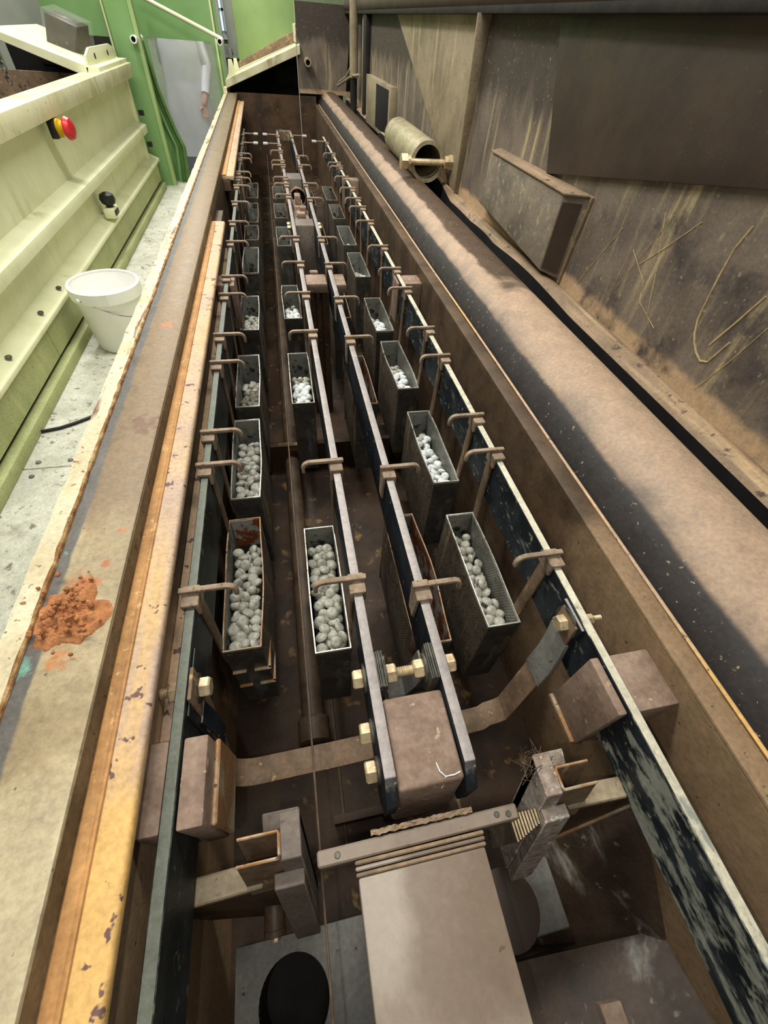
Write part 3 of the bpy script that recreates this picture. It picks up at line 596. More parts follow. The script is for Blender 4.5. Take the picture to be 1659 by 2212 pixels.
rl = MB().hexa([(.31,.02,-.15),(.483,.016,-.15),(.483,.042,-.15),(.31,.046,-.15),(.31,.02,-.105),(.483,.016,-.105),(.483,.042,-.105),(.31,.046,-.105)], .002, 1).build('cross_rail', 'rail'); tag(rl, 'short brown cross rail from the right wall to the right guide channel', 'rail')
MB().hexa([(-.234,.0,-.40),(-.10,-.018,-.40),(-.10,-.012,-.40),(-.234,.006,-.40),(-.234,.014,-.162),(-.10,.018,-.162),(-.10,.024,-.162),(-.234,.020,-.162)]).build('web_plate', 'tank', tank)
MB().prism([(.482,.018,-.152),(.312,.02,-.152),(.292,-.012,-.34)], (0,.006,0)).build('web_plate', 'tank', tank)
MB().tube([(.482,.015,-.153),(.292,-.015,-.342)], .0025, 6).build('weld_bead', 'rim_rust', tank)
fl = thing('flange_plate', (-.09, -.09, -.42), 'grey flange plate with a dark round hole at the bottom left', 'plate')
def holed(x0, x1, y0, y1, z0, z1, cx, cy, r, n=40):
    v, fc = [], []
    for z in (z1, z0):
        for k in range(n):
            a = 2*math.pi*(k+.5)/n; c, s_ = math.cos(a), math.sin(a); v.append((cx+r*c, cy+r*s_, z))
        for k in range(n):
            a = 2*math.pi*(k+.5)/n; c, s_ = math.cos(a), math.sin(a)
            tx = ((x1 if c > 0 else x0)-cx)/c if abs(c) > 1e-6 else 9; ty = ((y1 if s_ > 0 else y0)-cy)/s_ if abs(s_) > 1e-6 else 9
            q = min(tx, ty); v.append((cx+q*c, cy+q*s_, z))
    for k in range(n):
        j = (k+1) % n
        fc += [(k, j, n+j, n+k), (2*n+k, 2*n+j, 3*n+j, 3*n+k), (k, j, 2*n+j, 2*n+k), (n+k, n+j, 3*n+j, 3*n+k)]
    return MB()._add(v, fc)
holed(-.194, .02, -.20, -.042, -.415, -.40, -.105, -.118, .054).build('plate', 'grey_plate', fl)
MB().lathe([(.054, -.012), (.054, -.10)], (-.105, -.118, -.39), (0, 0, 1), 40, False).build('socket', 'dark', fl)
MB().lathe([(.0, -.10), (.056, -.10)], (-.105, -.118, -.39), (0, 0, 1), 40, False).build('socket_shade', 'black', fl)  # black disc closes the hole, its deep shade put into the colour
fr = thing('flange_plate', (.31, -.09, -.42), 'grey flange plate with a round disc at the bottom, right of the duct', 'plate')
MB().box(.245, .362, -.127, -.030, -.415, -.40, .002, 1).build('plate', 'grey_plate', fr)
MB().lathe([(.056, 0), (.056, .003), (.054, .004)], (.262, -.084, -.40), (0, 0, 1), 40).build('disc', 'plate_dark', fr)
nz = thing('clamp_nut', (-.123, -.03, -.36), 'dark round clamp with a small brass screw under the left guide channel', 'clamp')
MB().lathe([(.015, 0), (.016, .002), (.016, .03), (.017, .031), (.017, .038), (.015, .039)], (-.122, .002, -.322), (0, -1, -.15), 18).build('sleeve', 'pipe', nz)
hexa_bolt(MB(), (-.122, -.037, -.328), (0, -1, 0), .005, .007).build('screw', 'brass', nz)
nz = thing('clamp_nut', (.305, -.03, -.36), 'shiny round clamp with a hex screw under the right guide channel', 'clamp')
MB().lathe([(.012, 0), (.012, .045)], (.300, .012, -.335), (0, -1, -.15), 18).build('sleeve', 'steel', nz)
MB().lathe([(.016, 0), (.018, .002), (.018, .010), (.013, .012)], (.300, -.026, -.341), (0, -1, -.15), 18).build('collar', 'steel', nz)
hexa_bolt(MB(), (.300, -.038, -.343), (0, -1, 0), .007, .008).build('screw', 'steel', nz)
for k, (x0, x1, y0, y1, z, lb) in enumerate(((.345, .376, -.235, -.205, -.345, 'small tan block at the bottom edge right of the duct'), (.425, .483, -.25, -.205, -.335, 'larger tan block at the bottom edge below the right bar'))):
    ob = MB().hexa([(x0,y0,-.5),(x1,y0,-.5),(x1,y1,-.5),(x0,y1,-.5),(x0,y0,z),(x1,y0,z+.01),(x1,y1,z+.01),(x0,y1,z)], .003, 2).build('wedge_block', 'block'); tag(ob, lb, 'block')

# ------------------------------------------------------------------ right side: duct, seal strip, hood wall
du = thing('exhaust_duct', (.65, 2.7, -.12), 'wide round brown duct running along the right side of the tank', 'duct')
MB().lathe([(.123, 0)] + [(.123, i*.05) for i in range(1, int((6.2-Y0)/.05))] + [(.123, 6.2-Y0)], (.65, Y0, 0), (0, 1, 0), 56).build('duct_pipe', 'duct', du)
MB().box(.53, .77, 1.0, 1.1, -.5, -.06).box(.53, .77, 3.6, 3.7, -.5, -.06).build('saddle_stand', 'tank', du)
sst = thing('seal_strip', (.8, 2.7, .07), 'wavy edged rubber strip along the foot of the right wall', 'strip')
def wav(y): return .0 if y < 1.1 else .012*math.sin(y*3.1)+.010*math.sin(y*7.3+1)
MB().grid(lambda a, b_: (.798+.047*b_+(1-b_)*(wav(Y0+a*6.5)), Y0+a*6.5, .074+.018*b_+.010*math.sin(b_*3.1)+(1-b_)*1.2*abs(wav(Y0+a*6.5))), 220, 6).build('strip', 'seal', sst)
MB().grid(lambda a, b_: (.798+wav(Y0+a*6.5)+.002*b_, Y0+a*6.5, .074+1.2*abs(wav(Y0+a*6.5))-.07*b_), 220, 2).build('gap_shade', 'black', sst)  # black sheet stands in for the shade in the gap beside the duct
MB().box(.826, .831, Y0, 6.05, .075, .093, .001, 1).build('clamp_rail', 'seal', sst)
wr_ = MB().box(.845, .90, Y0, 6.07, .0, .66, .0).build('wall_right', 'wall'); tag(wr_, kind='structure')
def polyx(x, pts, th, bev=.002): return MB().prism([(x, y, z) for y, z in pts], (th, 0, 0), bev)
cv = polyx(.833, [(1.70, .65), (1.54, .325), (.765, .45), (.2, .54), (.2, .65)], .012).build('cover_plate', 'plate_dark'); tag(cv, 'large dark flat steel plate fixed on the upper right wall', 'plate')
gs = thing('gusset_plate', (.84, 2.6, .3), 'tall pale triangular gusset plate on the right wall, point downward', 'plate')
polyx(.8373, [(3.9, .65), (2.28, .65), (2.345, .10), (2.42, .085)], .007).build('web', 'gusset', gs)
MB().prism([(.79, 2.27, .65), (.8445, 2.27, .65), (.8445, 2.345, .098), (.825, 2.345, .098)], (0, .012, 0), .001).build('edge_plate', 'gusset', gs)
hb = thing('hinge_box', (.82, 1.6, .2), 'slanted grey box with dusty top edge on the lower right wall', 'box')
MB().hexa([(.79, 1.339, .118), (.8445, 1.291, .105), (.8445, 1.99, .13), (.79, 1.943, .160), (.79, 1.329, .316), (.8445, 1.276, .322), (.8445, 1.94, .318), (.79, 1.889, .318)], .004, 2).build('box', 'hinge', hb)
MB().hexa([(.792, 1.331, .128), (.832, 1.297, .120), (.832, 1.301, .120), (.792, 1.336, .128), (.792, 1.3235, .300), (.832, 1.2875, .304), (.832, 1.291, .304), (.792, 1.328, .300)]).build('recess_panel', 'plate_dark', hb)
MB().hexa([(.786, 1.32, .317), (.8445, 1.27, .322), (.8445, 1.95, .318), (.786, 1.90, .318), (.786, 1.32, .323), (.8445, 1.27, .328), (.8445, 1.95, .324), (.786, 1.90, .324)], .002).build('top_ledge', 'seal', hb)
MB().tube([(.8425, 1.266, .326), (.8425, 1.283, .20), (.8425, 1.292, .10)], .006, 8).build('dust_fillet', 'seal', hb)
stb = thing('pipe_stub', (.72, 2.8, .1), 'short pale pipe stub with a bolt through its open end, on the right wall', 'pipe')
a0 = Vector((.718, 2.48, .186)); ax = Vector((.012, 1, .0)).normalized()
MB().lathe([(.064, 0), (.079, 0), (.079, .70), (.064, .70), (.064, 0)], a0, ax, 36, False).build('pipe', 'stub', stb)
MB().lathe([(.0, 0), (.064, 0)], a0+ax*.30, ax, 30, False).build('pipe_inside', 'dark', stb)
MB().lathe([(.013, 0), (.013, .25)], a0+Vector((-.12, .0, 0)), (1, 0, 0), 12).build('bolt_shank', 'brass', stb)
MB().lathe([(.032, 0), (.032, .03)], a0+Vector((-.13, .0, 0)), (1, 0, 0), 6).lathe([(.025, 0), (.025, .016)], a0+Vector((-.10, .0, 0)), (1, 0, 0), 16).build('bolt_head', 'brass', stb)
MB().lathe([(.027, 0), (.027, .02)], a0+Vector((.080, .0, 0)), (1, 0, 0), 6).lathe([(.032, 0), (.032, .022)], a0+Vector((.101, .0, 0)), (1, 0, 0), 6).build('nut', 'brass', stb)
MB().box(.74, .844, 2.65, 3.1, .10, .13, .004).build('bracket', 'seal', stb)
bm_ = thing('top_beam', (.83, 2.7, .65), 'dark round beam along the top edge of the right wall', 'beam')
MB().lathe([(.045, 0), (.045, 6.5)], (.835, Y0, .695), (0, 1, 0), 24).build('beam', 'plate_dark', bm_)
MB().box(.80, .88, Y0, 6.05, .648, .67, .003).build('beam_flange', 'dark', bm_)
sb = thing('junction_box', (.82, 4.4, .05), 'small dark box with pale streaked side at the far right wall', 'box')
MB().box(.80, .845, 3.8, 4.75, .06, .34, .004).build('box', 'gusset', sb)
MB().box(.797, .80, 3.85, 4.3, .09, .32, .002).build('box_cover', 'black', sb)
vp = thing('standpipe', (.79, 5.3, .1), 'grey upright pipe in dark far corner of the right wall', 'pipe')
MB().lathe([(.036, 0), (.036, .85)], (.78, 5.3, .28), (0, 0, 1), 18).build('pipe', 'gusset', vp)
MB().lathe([(.03, 0), (.03, .26)], (.78, 5.3, .06), (0, 0, 1), 18).build('pipe_sleeve', 'dark', vp)
MB().box(.82, .843, 5.0, 5.1, .06, .64).build('stay', 'gusset', vp)
cbl = MB().tube([(.77, 5.32, .36), (.74, 5.5, .27), (.70, 5.7, .22), (.69, 5.75, .19), (.71, 5.6, .22), (.76, 5.3, .29), (.80, 5.1, .31)], .010, 8).build('cable_loop', 'gusset'); tag(cbl, 'loop of grey cable hanging at the far end of the duct', 'cable')
st = thing('side_stay', (.8, 4.2, .3), 'dark upright stay beside the small far box', 'stay')
MB().box(.805, .8445, 4.85, 4.98, .08, .65, .004).build('stay_bar', 'dark', st)
MB().prism([(.80, 5.6, .65), (.844, 5.6, .65), (.844, 5.95, .14), (.80, 5.95, .14)], (0, .04, 0)).build('diagonal_bar', 'black', st)
he = MB().box(.345, .845, 6.05, 6.08, .10, .70).build('wall_end', 'wall'); tag(he, kind='structure')
fs_ = thing('pipe_stub', (.45, 5.95, .25), 'tiny pale pipe stub on the hood end panel far away', 'pipe')
MB().lathe([(.02, 0), (.03, 0), (.03, .15), (.02, .15)], (.43, 5.9, .325), (0, 1, 0), 20, False).build('pipe', 'stub', fs_)
MB().lathe([(.0, 0), (.02, 0)], (.43, 5.96, .325), (0, 1, 0), 20, False).build('pipe_inside', 'dark', fs_)
# long scratches in the wall paint
sc = [[(.754,.398),(.764,.36),(.762,.316),(.757,.27),(.751,.23),(.738,.205),(.726,.191),(.708,.178),(.688,.170),(.672,.177),(.664,.20),(.654,.229)], [(.647,.319),(.668,.262),(.691,.204)], [(.952,.365),(.99,.28),(1.03,.187)], [(.87,.374),(.93,.31),(.987,.256)], [(1.031,.273),(.95,.23),(.93,.19),(.847,.164)], [(.982,.362),(.93,.27),(.888,.178)], [(.60,.30),(.63,.2),(.66,.12)], [(1.1,.30),(1.16,.2),(1.2,.13)]]
wd = [.0022, .002, .0009, .0012, .0008, .001, .001, .0012]
for q, ww in zip(sc, wd):
    MB().tube([(.8448, y, z) for y, z in q], ww, 6).build('scratch', 'scratch', wr_)

# ------------------------------------------------------------------ far end cover of the tank
co_ = thing('end_cover', (0, 6.2, .1), 'sloping brown and cream end cover over the far end of the tank', 'cover')
MB().hexa([(-.36,6.0,.108),(.37,6.0,.372),(.37,6.9,.372),(-.36,6.9,.108),(-.36,6.0,.168),(.37,6.0,.44),(.37,6.9,.44),(-.36,6.9,.168)], .004, 1).build('cover_slab', 'cream_dirty', co_)
MB().hexa([(-.26,6.38,.22),(.36,6.38,.44),(.36,6.42,.44),(-.26,6.42,.22),(-.26,6.38,.26),(.36,6.38,.52),(.36,6.42,.52),(-.26,6.42,.26)], .003, 1).build('upstand', 'seal', co_)
MB().box(.335, .365, 6.1, 6.42, .44, .56, .003, 1).box(.345, .352, 6.1, 6.14, .5, .7).build('corner_post', 'cream_dirty', co_)
MB().prism([(-.335, 6.1, .15), (-.255, 6.1, .19), (-.28, 6.1, .30), (-.315, 6.1, .30)], (0, .03, 0), .002).prism([(-.285, 6.3, .18), (-.225, 6.3, .2), (-.24, 6.3, .30), (-.27, 6.3, .30)], (0, .03, 0), .002).build('lug_plate', 'cream', co_)
MB().prism([(-.36, 6.52, .10), (.34, 6.52, .36), (.84, 6.52, .36), (.84, 6.52, -.5), (-.36, 6.52, -.5)], (0, .04, 0)).build('dark_back', 'black', co_)  # added black backing, paints the darkness of the opening under the cover
MB().box(.12, .34, 6.50, 6.52, .12, .26, .002).box(.14, .32, 6.495, 6.50, .14, .24).build('inspection_hatch', 'dark', co_)
MB().box(-.39, -.36, 6.0, 6.9, -.3, .11).build('cheek', 'cream_dirty', co_)
gp = MB().box(-.236, .40, 6.92, 6.96, .10, 1.4, .004).build('steel_screen', 'green_panel'); tag(gp, 'light green steel panel standing behind the far end of the tank', 'panel')

# ------------------------------------------------------------------ rust powder, bucket, cable
def heap(a, b_):
    ang = a*2*math.pi; rr = b_
    k = 1+.45*noise.noise((math.cos(ang)*1.6, math.sin(ang)*1.6, 4))+.15*noise.noise((math.cos(ang)*5, math.sin(ang)*5, 1))
    x = -.318+.041*rr*k*math.cos(ang); y = .325+.050*rr*k*math.sin(ang)
    h = max(0, 1-rr**2)*(.007+.008*noise.noise((x*90, y*90, 0))+.005*noise.noise((x*240, y*240, 2)))
    return (x, y, .0805+max(.0002, h)) if rr < .999 else (x, y, .0798)
hpm = MB().grid(heap, 72, 26)
for k in range(70):
    x = -.318+random.gauss(0, .018); y = .325+random.gauss(0, .024); r0 = random.uniform(.0012, .0042)
    hpm.lathe([(0, -r0), (r0*.8, -r0*.5), (r0, 0), (r0*.7, r0*.6), (0, r0)], (x, y, .085+random.uniform(-.001, .006)), (random.gauss(0, 1), random.gauss(0, 1), 1), 6, False)
hpm.rough(.0008, 300); ob = hpm.build('rust_heap', 'rust_powder'); tag(ob, 'crumbly orange brown rust powder heaped on the left rim plate', 'powder', kind='stuff')

bk = thing('bucket', (-.768, 2.13, FZ), 'white plastic bucket with wire handle standing on the walkway floor', 'bucket')
H = .27; BC = (-.768, 2.13, FZ)
MB().lathe([(.0, .004), (.112, .002), (.115, .006), (.134, H-.02), (.136, H-.004), (.132, H-.004), (.111, .010), (0, .010)], BC, (0, 0, 1), 48, False).build('body', 'bucket', bk)
MB().lathe([(.134, H-.05), (.1415, H-.048), (.1425, H-.004), (.139, H), (.131, H), (.131, H-.006)], BC, (0, 0, 1), 48, False).build('rim', 'bucket', bk)
ha = []
e0 = Vector((-.845, 2.008, FZ+H-.03)); e1 = Vector((-.672, 2.235, FZ+H-.03))
for k in range(17):
    a = k/16; q = e0.lerp(e1, a); sg = math.sin(math.pi*a); ha.append(q+Vector((.105*sg, -.09*sg, -.075*sg)))
MB().tube(ha, .0022, 6).build('handle', 'wire', bk)
MB().lathe([(.008, 0), (.007, .006)], e0, (-.5, -.85, 0), 12).lathe([(.008, 0), (.007, .006)], e1, (.6, .7, 0), 12).build('handle_ear', 'bucket', bk)
MB().box(-.80, -.796, 2.20, 2.26, FZ+.14, FZ+.142).build('stirring_stick', 'dark', bk)
cbq = MB().tube([(-1.14, 1.505, FZ+.008), (-1.08, 1.483, FZ+.007), (-1.03, 1.465, FZ+.006), (-.982, 1.457, FZ+.006), (-.93, 1.46, FZ+.006), (-.879, 1.473, FZ+.006), (-.83, 1.5, FZ+.006), (-.783, 1.533, FZ+.006), (-.66, 1.62, FZ+.006)], .006, 8).build('floor_cable', 'rubber'); tag(cbq, 'black cable lying across the walkway floor', 'cable')

# ------------------------------------------------------------------ neighbouring cream machine
nm = thing('cream_tank', (-1.4, 2.4, FZ), 'cream painted neighbouring tank with ribbed side along the walkway', 'tank')
XF = -.95
MB().box(-1.035, -1.022, -.6, 4.83, FZ+.1, .24).build('side_panel', 'cream', nm)
MB().box(-1.0, XF-.002, -.6, 4.86, .236, .31, .004, 2).build('rim_band', 'cream_dirty', nm)
MB().box(-1.085, -1.0, -.6, 4.86, .28, .305, .002, 1).build('rim_top', 'cream_dirty', nm)
MB().hexa([(-1.025,-.6,-.078),(XF,-.6,-.078),(XF,4.80,-.072),(-1.025,4.80,-.072),(-1.025,-.6,-.012),(XF,-.6,-.036),(XF,4.80,-.026),(-1.025,4.80,-.002)], .003, 2).build('stiffener', 'cream', nm)
MB().hexa([(-1.025,-.6,-.272),(XF,-.6,-.272),(XF,4.97,-.28),(-1.025,4.97,-.28),(-1.025,-.6,-.222),(XF,-.6,-.254),(XF,4.97,-.262),(-1.025,4.97,-.23)], .003, 2).build('stiffener', 'cream', nm)
for a, b_ in ((-.6, 1.9), (1.905, 3.7), (3.705, 4.9)): MB().box(-.985, -.966, a, b_, FZ+.06, -.274, .002, 1).build('skirt_panel', 'skirt', nm)
MB().box(-.985, -.977, -.6, 4.9, FZ+.045, FZ+.06).build('skirt_gap', 'black', nm)
MB().box(-.99, -.937, -.6, 4.9, FZ, FZ+.045, .003).build('kick_plate', 'skirt', nm)
MB().box(-1.035, -1.0, 4.80, 4.84, FZ+.2, .24).build('end_post', 'cream', nm)
MB().box(-1.9, -1.085, -.6, 4.75, -.4, -.38).build('inner_floor', 'seal', nm)
MB().box(-1.10, -1.085, -.6, 4.75, -.4, .29).build('inner_wall', 'seal', nm)
MB().box(-1.9, -1.085, 4.75, 4.78, -.4, .24).build('inner_wall', 'seal', nm)
MB().box(-1.95, -1.9, -.6, 4.9, FZ, .7).build('rear_wall', 'black', nm)
MB().hexa([(-1.50,4.0,.427),(-1.05,4.0,.283),(-1.05,4.86,.283),(-1.50,4.86,.427),(-1.50,4.0,.467),(-1.03,4.0,.332),(-1.03,4.86,.332),(-1.50,4.86,.467)], .003, 1).build('end_cover', 'cream', nm)
MB().box(-1.05, -.975, 4.0, 4.86, .283, .331, .004).build('corner_block', 'cream', nm)
MB().prism([(-1.045, 4.02, .328), (-1.045, 4.80, .328), (-1.045, 4.80, .385), (-1.045, 4.68, .405), (-1.045, 4.14, .405), (-1.045, 4.02, .375)], (.014, 0, 0), .002).build('hinge_bracket', 'cream', nm)
for y in (4.22, 4.58): MB().lathe([(.014, 0), (.014, .003)], (-1.031, y, .366), (1, 0, 0), 12).build('bracket_hole', 'dark', nm)
MB().box(-1.75, -1.06, 4.87, 4.9, FZ, .43).build('end_wall', 'black', nm)
MB().box(-1.55, -1.38, 4.855, 4.87, .27, .33, .003).build('inspection_hatch', 'dark', nm)
for y, z in ((1.947, -.231), (2.19, -.231), (1.6, -.231)):
    MB().lathe([(.011, 0), (.011, .006), (.006, .009)], (-.975, y, -.240), (0, 0, 1), 10).build('screw', 'washer', nm)
for z in (.02, -.17): MB().box(-.99, -.955, 4.84, 4.87, z, z+.03).build('end_latch', 'rubber', nm)
es = thing('emergency_stop', (-.965, 2.87, .2), 'red mushroom emergency stop with yellow collar on the cream tank', 'switch')
MB().box(-.985, -.955, 2.83, 2.91, .165, .232, .004).build('switch_box', 'rubber', es)
MB().lathe([(.034, 0), (.034, .012), (.026, .016), (.026, .034)], (-.955, 2.87, .200), (1, -.1, 0), 24).build('collar', 'yellow', es)
MB().lathe([(.018, .03), (.040, .036), (.043, .044), (.036, .060), (.02, .068), (0, .070)], (-.955, 2.87, .200), (1, -.1, 0), 28).build('button', 'red', es)
kn = thing('hand_clamp', (-.955, 3.22, -.22), 'round black knob clamp standing on the lower ledge of the cream tank', 'knob')
MB().box(-.985, -.93, 3.16, 3.28, -.235, -.19, .005).build('clamp_base', 'cream', kn)
MB().box(-.932, -.925, 3.18, 3.26, -.225, -.20, .003).build('clamp_slot', 'rubber', kn)
MB().lathe([(.012, -.02), (.02, 0), (.036, .012), (.042, .03), (.036, .052), (.016, .062), (0, .063)], (-.957, 3.22, -.182), (0, 0, 1), 24).build('knob', 'rubber', kn)
fb = thing('wrapped_box', (-1.2, 4.36, .35), 'dark control box wrapped in clear plastic on the cream tank cover', 'box')
MB().hexa([(-1.314,4.3,.387),(-1.178,4.3,.35),(-1.10,4.42,.35),(-1.26,4.42,.387),(-1.262,4.3,.535),(-1.100,4.3,.48),(-1.06,4.42,.49),(-1.22,4.42,.545)], .006).build('box', 'film_box', fb)
MB().hexa([(-1.325,4.285,.378),(-1.17,4.285,.345),(-1.075,4.44,.345),(-1.27,4.44,.378),(-1.272,4.285,.555),(-1.09,4.285,.50),(-1.04,4.44,.51),(-1.23,4.44,.57)], .006).rough(.008, 14).build('plastic_wrap', 'film', fb)
ch = thing('hanging_chain', (-1.42, 3.6, .1), 'short steel chain hanging into the cream tank at the left edge', 'chain')
for k in range(4):
    q = Vector((-1.348, 3.6, .365-k*.026)); v = Vector((1, 0, 0)) if k % 2 else Vector((0, 1, 0))
    MB().tube([q+v*.010*math.cos(a*math.pi/6)+Vector((0, 0, .018))*math.sin(a*math.pi/6) for a in range(13)], .0035, 6).build('link', 'steel', ch)
gb = MB().box(-2.3, -1.72, 6.2, 6.9, -.9, 1.5, .01).build('machine_cabinet', 'grey_box'); tag(gb, 'grey cabinet behind the cream tank at the top left corner', 'cabinet')

# ------------------------------------------------------------------ green column, partition, curtain, person
gc = thing('steel_column', (-1.0, 5.3, -.46), 'broad green steel column beyond the end of the cream tank', 'column')
MB().box(-1.55, -1.06, 5.25, 5.6, -.95, 1.6, .006).build('web_plate', 'green', gc)
MB().box(-1.06, -.90, 5.0, 5.1, -.95, 1.6, .006).build('flange_plate', 'green', gc)
MB().box(-.90, -.868, 5.0, 5.06, -.95, 1.6, .004).build('edge_strip', 'green_panel', gc)
MB().tube([(-1.07, 4.99, 1.5), (-1.07, 4.99, .3), (-1.066, 4.99, -.5)], .006, 6).build('cable', 'cream_dirty', gc)
pt = thing('green_partition', (-.7, 6.25, -.95), 'green canvas partition with a clear plastic window, person behind it', 'partition')
MB().box(-1.3, -.36, 6.2, 6.22, .40, 1.5).build('upper_canvas', 'green', pt)
MB().box(-.44, -.36, 6.2, 6.22, -.95, .40).build('side_canvas', 'green', pt)
MB().box(-1.3, -1.02, 6.2, 6.22, -.95, .40).build('side_canvas', 'green', pt)
MB().box(-.41, -.395, 6.17, 6.2, -.95, 1.5).build('edge_post', 'cream_dirty', pt)
MB().grid(lambda a, b_: (-1.02+.58*a, 6.205+.006*math.sin(a*22), -.95+1.35*b_), 30, 4).build('clear_window', 'curtain', pt)
fold = [(-.872,.415),(-.862,.32),(-.84,.17),(-.812,.03),(-.775,-.10),(-.735,-.21),(-.745,-.33),(-.76,-.45),(-.76,-.9)]
for k in range(3):
    def fq(a, b_, k=k):
        t_ = b_*(len(fold)-1); i_ = min(int(t_), len(fold)-2); f_ = t_-i_
        x_ = fold[i_][0]*(1-f_)+fold[i_+1][0]*f_; z_ = fold[i_][1]*(1-f_)+fold[i_+1][1]*f_
        return (x_-.045*k-.05*(1-a)*(.5+b_), 5.12+.03*k+.018*math.sin(a*7+k*2), z_)
    MB().grid(fq, 12, 24).build('curtain_fold', 'green_dark' if k == 0 else 'green', pt)
rd = MB().tube([(-.985, 6.05, .65), (-.33, 5.95, .43)], .016, 12).build('handrail', 'cream'); tag(rd, 'pale green sloping rail crossing in front of the green partition', 'rail')
for x, yt, lab in ((-.905, 4.93, 'left'), (-.335, 5.6, 'right')):
    t = thing('curtain_tube', (x, yt, .41), 'short white tube end above the green curtain, %s one of two' % lab, 'tube')
    MB().lathe([(.016, 0), (.022, 0), (.022, .3), (.016, .3)], (x, yt, .425), (0, 1, 0), 18, False).build('tube', 'bucket', t)
    MB().lathe([(0, 0), (.016, 0)], (x, yt+.03, .425), (0, 1, 0), 18, False).build('tube_inside', 'black', t)
sc_ = thing('pipe_rack', (-.3, 7.6, -.9), 'grey machine frame with pipes seen between partition and green panel', 'frame')
MB().box(-.43, -.40, 7.4, 7.5, -.9, 1.3).box(-.38, -.33, 7.5, 7.6, -.9, .32).build('post', 'grey_box', sc_)
MB().box(-.42, -.25, 7.6, 7.7, .26, .34).box(-.36, -.26, 7.6, 7.64, .34, 1.0).build('cross_piece', 'grey_box', sc_)
MB().box(-.40, -.26, 7.5, 7.6, -.2, .24).build('valve_block', 'dark', sc_)

pe = thing('person', (-.85, 7.0, -.95), 'person in a white coat and dark blue trousers behind the clear curtain', 'person')
def skin(name, pts, edges, rad, m, parent, root=0, sub=2):
    me = bpy.data.meshes.new(name); loc = parent.location
    me.from_pydata([Vector(p)-loc for p in pts], edges, []); ob = bpy.data.objects.new(name, me); C.objects.link(ob); ob.parent = parent
    sk = ob.modifiers.new('s', 'SKIN'); sk.use_smooth_shade = True
    for i, r in enumerate(rad):
        me.skin_vertices[0].data[i].radius = (r, r) if not isinstance(r, tuple) else r
        me.skin_vertices[0].data[i].use_root = (i == root)
    s2 = ob.modifiers.new('d', 'SUBSURF'); s2.levels = sub; s2.render_levels = sub
    me.materials.append(mt[m]); return ob
X0, YP, FF = -.85, 7.0, -.95
def q(x, y, z): return (X0+x, YP+y, FF+z)
bp = [q(0,0,.95), q(0,0,1.15), q(0,0,1.38), q(0,.0,1.48), q(0,-.01,1.53), q(0,-.02,1.62), q(0,-.02,1.70),
      q(-.09,0,.90), q(-.10,-.01,.50), q(-.10,.02,.09), q(-.10,-.10,.04), q(.09,0,.90), q(.11,-.03,.50), q(.11,.0,.09), q(.11,-.12,.04),
      q(-.18,0,1.42), q(-.20,.10,1.16), q(-.08,.20,1.02), q(-.02,.21,.98), q(.18,0,1.42), q(.25,.02,1.14), q(.19,-.14,.90), q(.16,-.17,.83)]
be = [(0,1),(1,2),(2,3),(3,4),(4,5),(5,6),(0,7),(7,8),(8,9),(9,10),(0,11),(11,12),(12,13),(13,14),(2,15),(15,16),(16,17),(17,18),(2,19),(19,20),(20,21),(21,22)]
br = [(.15,.11),(.14,.10),(.15,.10),.07,.058,(.078,.098),(.07,.09),.085,.06,.042,.04,.085,.06,.042,.04,.058,.043,.033,.026,.058,.043,.033,.026]
skin('body', bp, be, br, 'skin', pe)
for side, base in ((-1, Vector(bp[18])), (1, Vector(bp[22]))):
    for k in range(4):
        d0 = base+Vector((-.024+.016*k, -.005, -.02)); d1 = d0+Vector((.004*(k-1.5), -.015, -.045+.004*abs(k-1.5))); d2 = d1+Vector((0, -.018, -.03))
        skin('finger', [base+Vector((-.012+.008*k, 0, 0)), d0, d1, d2], [(0,1),(1,2),(2,3)], [.012,.010,.009,.008], 'skin', pe, sub=1)
    skin('thumb', [base, base+Vector((side*-.03, -.02, -.012)), base+Vector((side*-.042, -.04, -.03))], [(0,1),(1,2)], [.013,.011,.009], 'skin', pe, sub=1)
hd = MB()
for s_ in (-1, 1):
    hd.lathe([(0,-.009),(.008,-.004),(.009,0),(.006,.006),(0,.009)], q(.030*s_,-.112,1.645), (0,-1,0), 10, False)
hd.build('eye', 'bucket', pe)
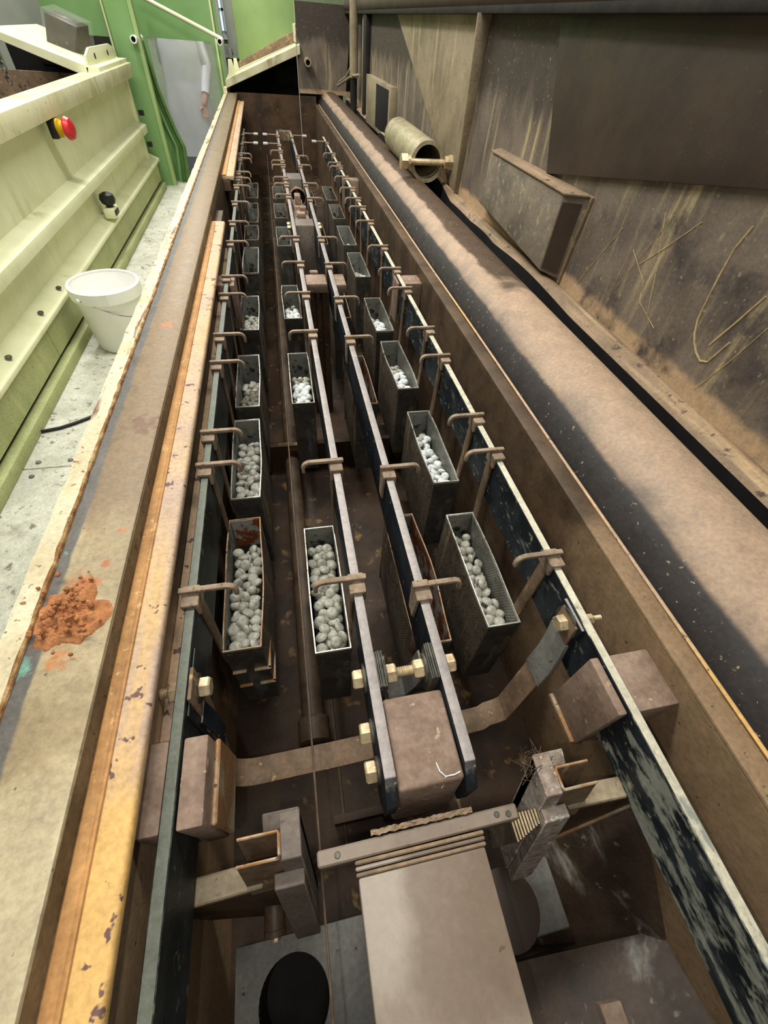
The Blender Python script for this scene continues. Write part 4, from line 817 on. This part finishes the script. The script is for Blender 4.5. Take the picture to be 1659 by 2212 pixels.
MB().lathe([(.014,0),(.012,.015),(.004,.05)], q(0,-.118,1.605), (0,-.35,1), 10).build('nose', 'skin', pe)
MB().box(X0-.022, X0+.022, YP-.122, YP-.112, FF+1.565, FF+1.574, .003).build('mouth', 'red', pe)
for s_ in (-1, 1): MB().lathe([(.012,-.03),(.016,0),(.012,.03)], q(.082*s_,-.01,1.63), (0,0,1), 10).build('ear', 'skin', pe)
MB().lathe([(.088,0),(.095,.04),(.085,.09),(.05,.125),(0,.135)], q(0,.005,1.63), (0,.15,1), 20, False).build('hair', 'hair', pe)
coat = [(.20,.12,.38),(.25,.14,.38),(.25,.14,.6),(.24,.14,.8),(.215,.13,1.0),(.205,.125,1.2),(.205,.12,1.36),(.16,.10,1.44),(.075,.07,1.50)]
nn = 28
v = []; fc = []
for i, (a, b_, z) in enumerate(coat):
    for k in range(nn):
        an = 2*math.pi*k/nn; w_ = .012*math.sin(an*5+i)*(1 if z < 1 else .3); v.append(q((a+w_)*math.cos(an), (b_+w_)*math.sin(an), z))
for i in range(len(coat)-1):
    for k in range(nn): fc.append((i*nn+k, i*nn+(k+1) % nn, (i+1)*nn+(k+1) % nn, (i+1)*nn+k))
MB()._add(v, fc).build('coat', 'coat', pe)
for s_, sh in ((-1, [(-.15,0,1.42),(-.18,.02,1.40),(-.20,.10,1.16),(-.10,.19,1.03)]), (1, [(.15,0,1.42),(.19,0,1.40),(.255,.02,1.14),(.20,-.12,.93)])):
    MB().tube([q(*p_) for p_ in sh], [.06,.068,.055,.046], 14).build('coat_sleeve', 'coat', pe)
for s_ in (-1, 1):
    MB().tube([q(.09*s_,0,.92), q(.105*s_,-.02,.5), q(.105*s_,.01,.07)], [.095,.074,.062], 14).build('trouser_leg', 'denim', pe)
    MB().hexa([q(.105*s_-.045,-.17,0), q(.105*s_+.045,-.17,0), q(.105*s_+.045,.07,0), q(.105*s_-.045,.07,0), q(.105*s_-.04,-.16,.05), q(.105*s_+.04,-.16,.05), q(.105*s_+.04,.06,.09), q(.105*s_-.04,.06,.09)], .015, 3).build('shoe', 'rubber', pe)
print('pellets', npel)
